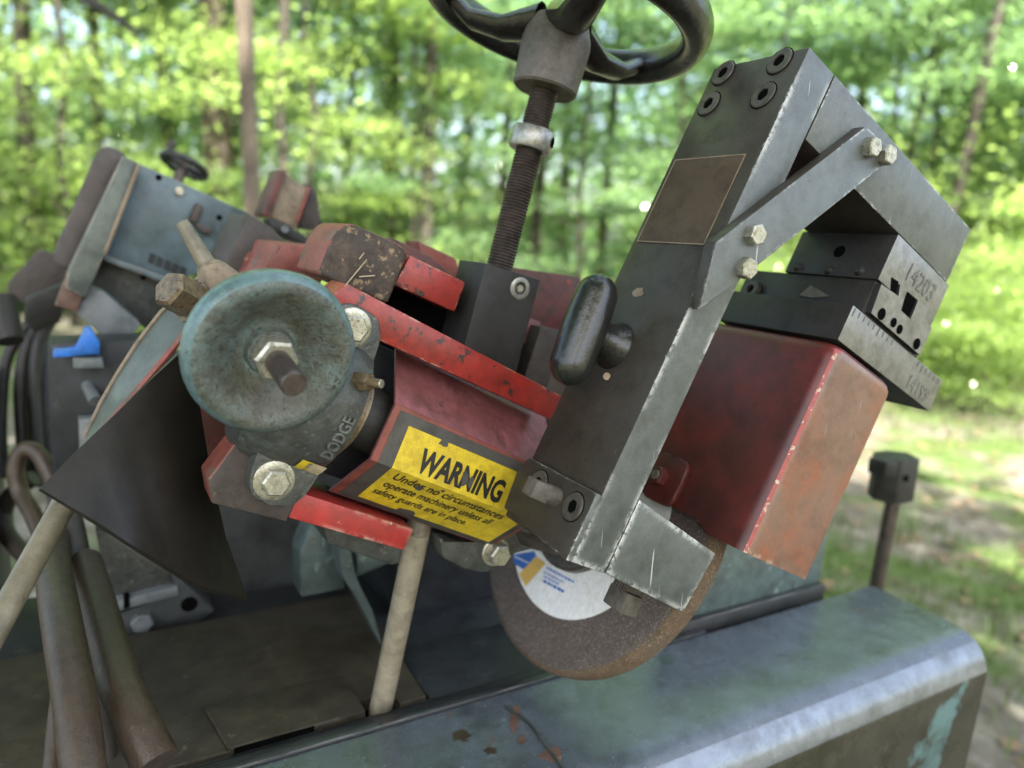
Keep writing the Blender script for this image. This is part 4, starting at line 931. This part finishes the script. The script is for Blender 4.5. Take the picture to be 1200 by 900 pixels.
shade = make_tree('shade_tree', 21, 11.5, .2, 4.2, 4.6, 190, 90, .22, m_barkL, m_leaf[0], 'unseen broad tree added to shade the machine beside the clearing', 'tree', 'trees of the wood')  # unseen trees added to keep sun and left sky off the machine
for k, (x, y) in enumerate(((.9, -3.0), (-5.0, .2))):
    root = shade if k == 0 else copy_tree(shade); root.location = (x, y, 0); root.rotation_euler = (0, 0, k * 2.1)
    root['label'] = ('unseen shade tree nearest the machine, its crown above the handwheel', 'unseen shade tree beside the hoses', 'unseen shade tree behind the second head')[k]
# far wood as one mass
b = MB(); pts = []
for k in range(50000):
    a = rad(rnd.uniform(-62, 62)); dd = rnd.uniform(26, 34); pts.append(Vec((math.sin(a) * dd, math.cos(a) * dd, rnd.random() ** 1.5 * 12)))
leaf_cloud(b, pts, .4, rnd)
fw = b.build('far_wood', m_leaf[0], smooth=False, recalc=False); tag(fw, 'far green mass of leaves deep in the wood', 'wood', kind='stuff')
# trunks the photo lets one pick out
def trunk(x, dist, r, lean, label, bark=m_bark, h=11, top=2.5):
    p = gpos(x, dist); t = thing('tree_trunk', (p.x, p.y, -.1), label, 'tree', 'bare trunks in the wood')
    b = MB(); side = Vec((_R.x, _R.y, 0)).normalized(); P_ = [Vec((p.x, p.y, -.15)) + side * lean * h * (k / 8) + Vec((0, 0, h * k / 8)) + side * rnd.gauss(0, .03) for k in range(9)]
    b.tube(P_, r, 12, [r * (1.2 if k == 0 else 1 - .5 * k / 8) for k in range(9)]); b.build('trunk', bark, t)
    b = MB(); pts = []
    for k in range(24):
        c_ = P_[8] + Vec((rnd.gauss(0, 1.4), rnd.gauss(0, 1.4), rnd.gauss(-.5, 1.5)))
        pts += [c_ + Vec((rnd.gauss(0, .4), rnd.gauss(0, .4), rnd.gauss(0, .2))) for _ in range(60)]
    leaf_cloud(b, pts, .12, rnd); b.build('crown', m_leaf[0], t, smooth=False, recalc=False)
    return t
trunk(258, 10.6, .2, -.01, 'broad pale brown trunk just left of the squared post', m_barkL)
trunk(332, 9.5, .07, .0, 'dark slim trunk just right of the squared post')
trunk(497, 11, .11, .01, 'dark straight trunk between the post and the feed screw')
trunk(462, 12, .09, -.01, 'greyish trunk beside the dark straight trunk')
trunk(702, 14, .09, .01, 'greyish brown trunk behind the feed screw and the arm', m_barkL)
trunk(1086, 10.5, .075, .10, 'brown trunk leaning right beyond the top of the dressing arm')
trunk(1035, 12, .06, .06, 'thin trunk leaning beside the brown leaning trunk')
trunk(120, 12, .08, .01, 'slim dark trunk beyond the brown pad of the second head')
trunk(590, 13, .08, -.01, 'slim trunk deep in the wood behind the threaded rod')
# squared post
pp = gpos(307, 4.2); wpst = MB(); wpst.poly_prism([Vec((pp.x + i * .033, pp.y + j * .033, -.05)) for i, j in ((-1, -1), (1, -1), (1, 1), (-1, 1))], [Vec((pp.x - .10 + i * .033, pp.y + j * .033, 3.4)) for i, j in ((-1, -1), (1, -1), (1, 1), (-1, 1))], .004)
tag(wpst.build('wooden_post', m_wood), 'squared weathered wooden post standing behind the second head', 'post')
# overhanging branch
bpth = catmull([pt(20, -60, 3.4), pt(85, -12, 3.4), pt(120, 10, 3.3), pt(150, 30, 3.25), pt(160, 40, 3.2)], 5)
tag(MB().tube(bpth, .02, 8, [.022 - .0009 * k for k in range(len(bpth))]).build('branch', m_bark), 'bare brown branch tip hanging above the second head', 'branch')

# grass and litter on the clearing
b = MB(); rg_ = random.Random(9)
for k in range(26000):
    x = rg_.uniform(.8, 9.5); y = rg_.uniform(.6, 11)
    if mnoise.noise(Vec((x * .55, y * .55, 1.3))) + .45 * mnoise.noise(Vec((x * 2.2, y * 2.2, 5))) < -.02 + (.12 if 3.2 < y - x * .25 < 4.6 else 0): continue
    z = ground_h(x, y); h = rg_.uniform(.04, .15); a = rg_.random() * 6.28; d = Vec((math.cos(a), math.sin(a), 0)); sd = Vec((-d.y, d.x, 0)) * rg_.uniform(.003, .006); p = Vec((x, y, z - .005)); bd = rg_.uniform(.2, .9) * h
    v = [b.bm.verts.new(q) for q in (p - sd, p + sd, p + sd * .7 + d * bd * .35 + Vec((0, 0, h * .65)), p - sd * .7 + d * bd * .35 + Vec((0, 0, h * .65)), p + d * bd + Vec((0, 0, h)))]
    b.bm.faces.new((v[0], v[1], v[2], v[3])); b.bm.faces.new((v[3], v[2], v[4]))
tag(b.build('grass', m_grass, smooth=False, recalc=False), 'short green grass growing in patches on the clearing', 'grass', kind='stuff')
b = MB(); pts = [Vec((rg_.uniform(.6, 10), rg_.uniform(.6, 12), 0)) for _ in range(5000)]
for p in pts:
    p.z = ground_h(p.x, p.y) + .012; a = rg_.random() * 6.28; d = Vec((math.cos(a), math.sin(a), rg_.uniform(-.2, .3))) * rg_.uniform(.03, .07); sd = Vec((-d.y, d.x, rg_.uniform(-.01, .02))) * .45
    v = [b.bm.verts.new(q) for q in (p, p + d * .5 + sd, p + d, p + d * .5 - sd)]; b.bm.faces.new(v)
tag(b.build('fallen_leaves', m_dry, smooth=False, recalc=False), 'dry brown fallen leaves scattered over the clearing', 'fallen leaves', kind='stuff')
for (xa, ya, xb, yb) in ((1090, 655, 1160, 662), (1120, 490, 1180, 498)):
    def onground(x, y):
        r = ray(x, y); k = -CAM.z / r.z; return CAM + r * k
    A_, B_ = onground(xa, ya), onground(xb, yb); P_ = [A_.lerp(B_, t) + Vec((0, rg_.gauss(0, .02), .02)) for t in (0, .3, .6, 1)]
    tag(MB().tube(P_, .014, 6, [.012, .016, .013, .008]).build('stick', m_wood), 'fallen grey stick lying on the clearing' if xa == 1090 else 'fallen stick near the wood edge', 'stick')
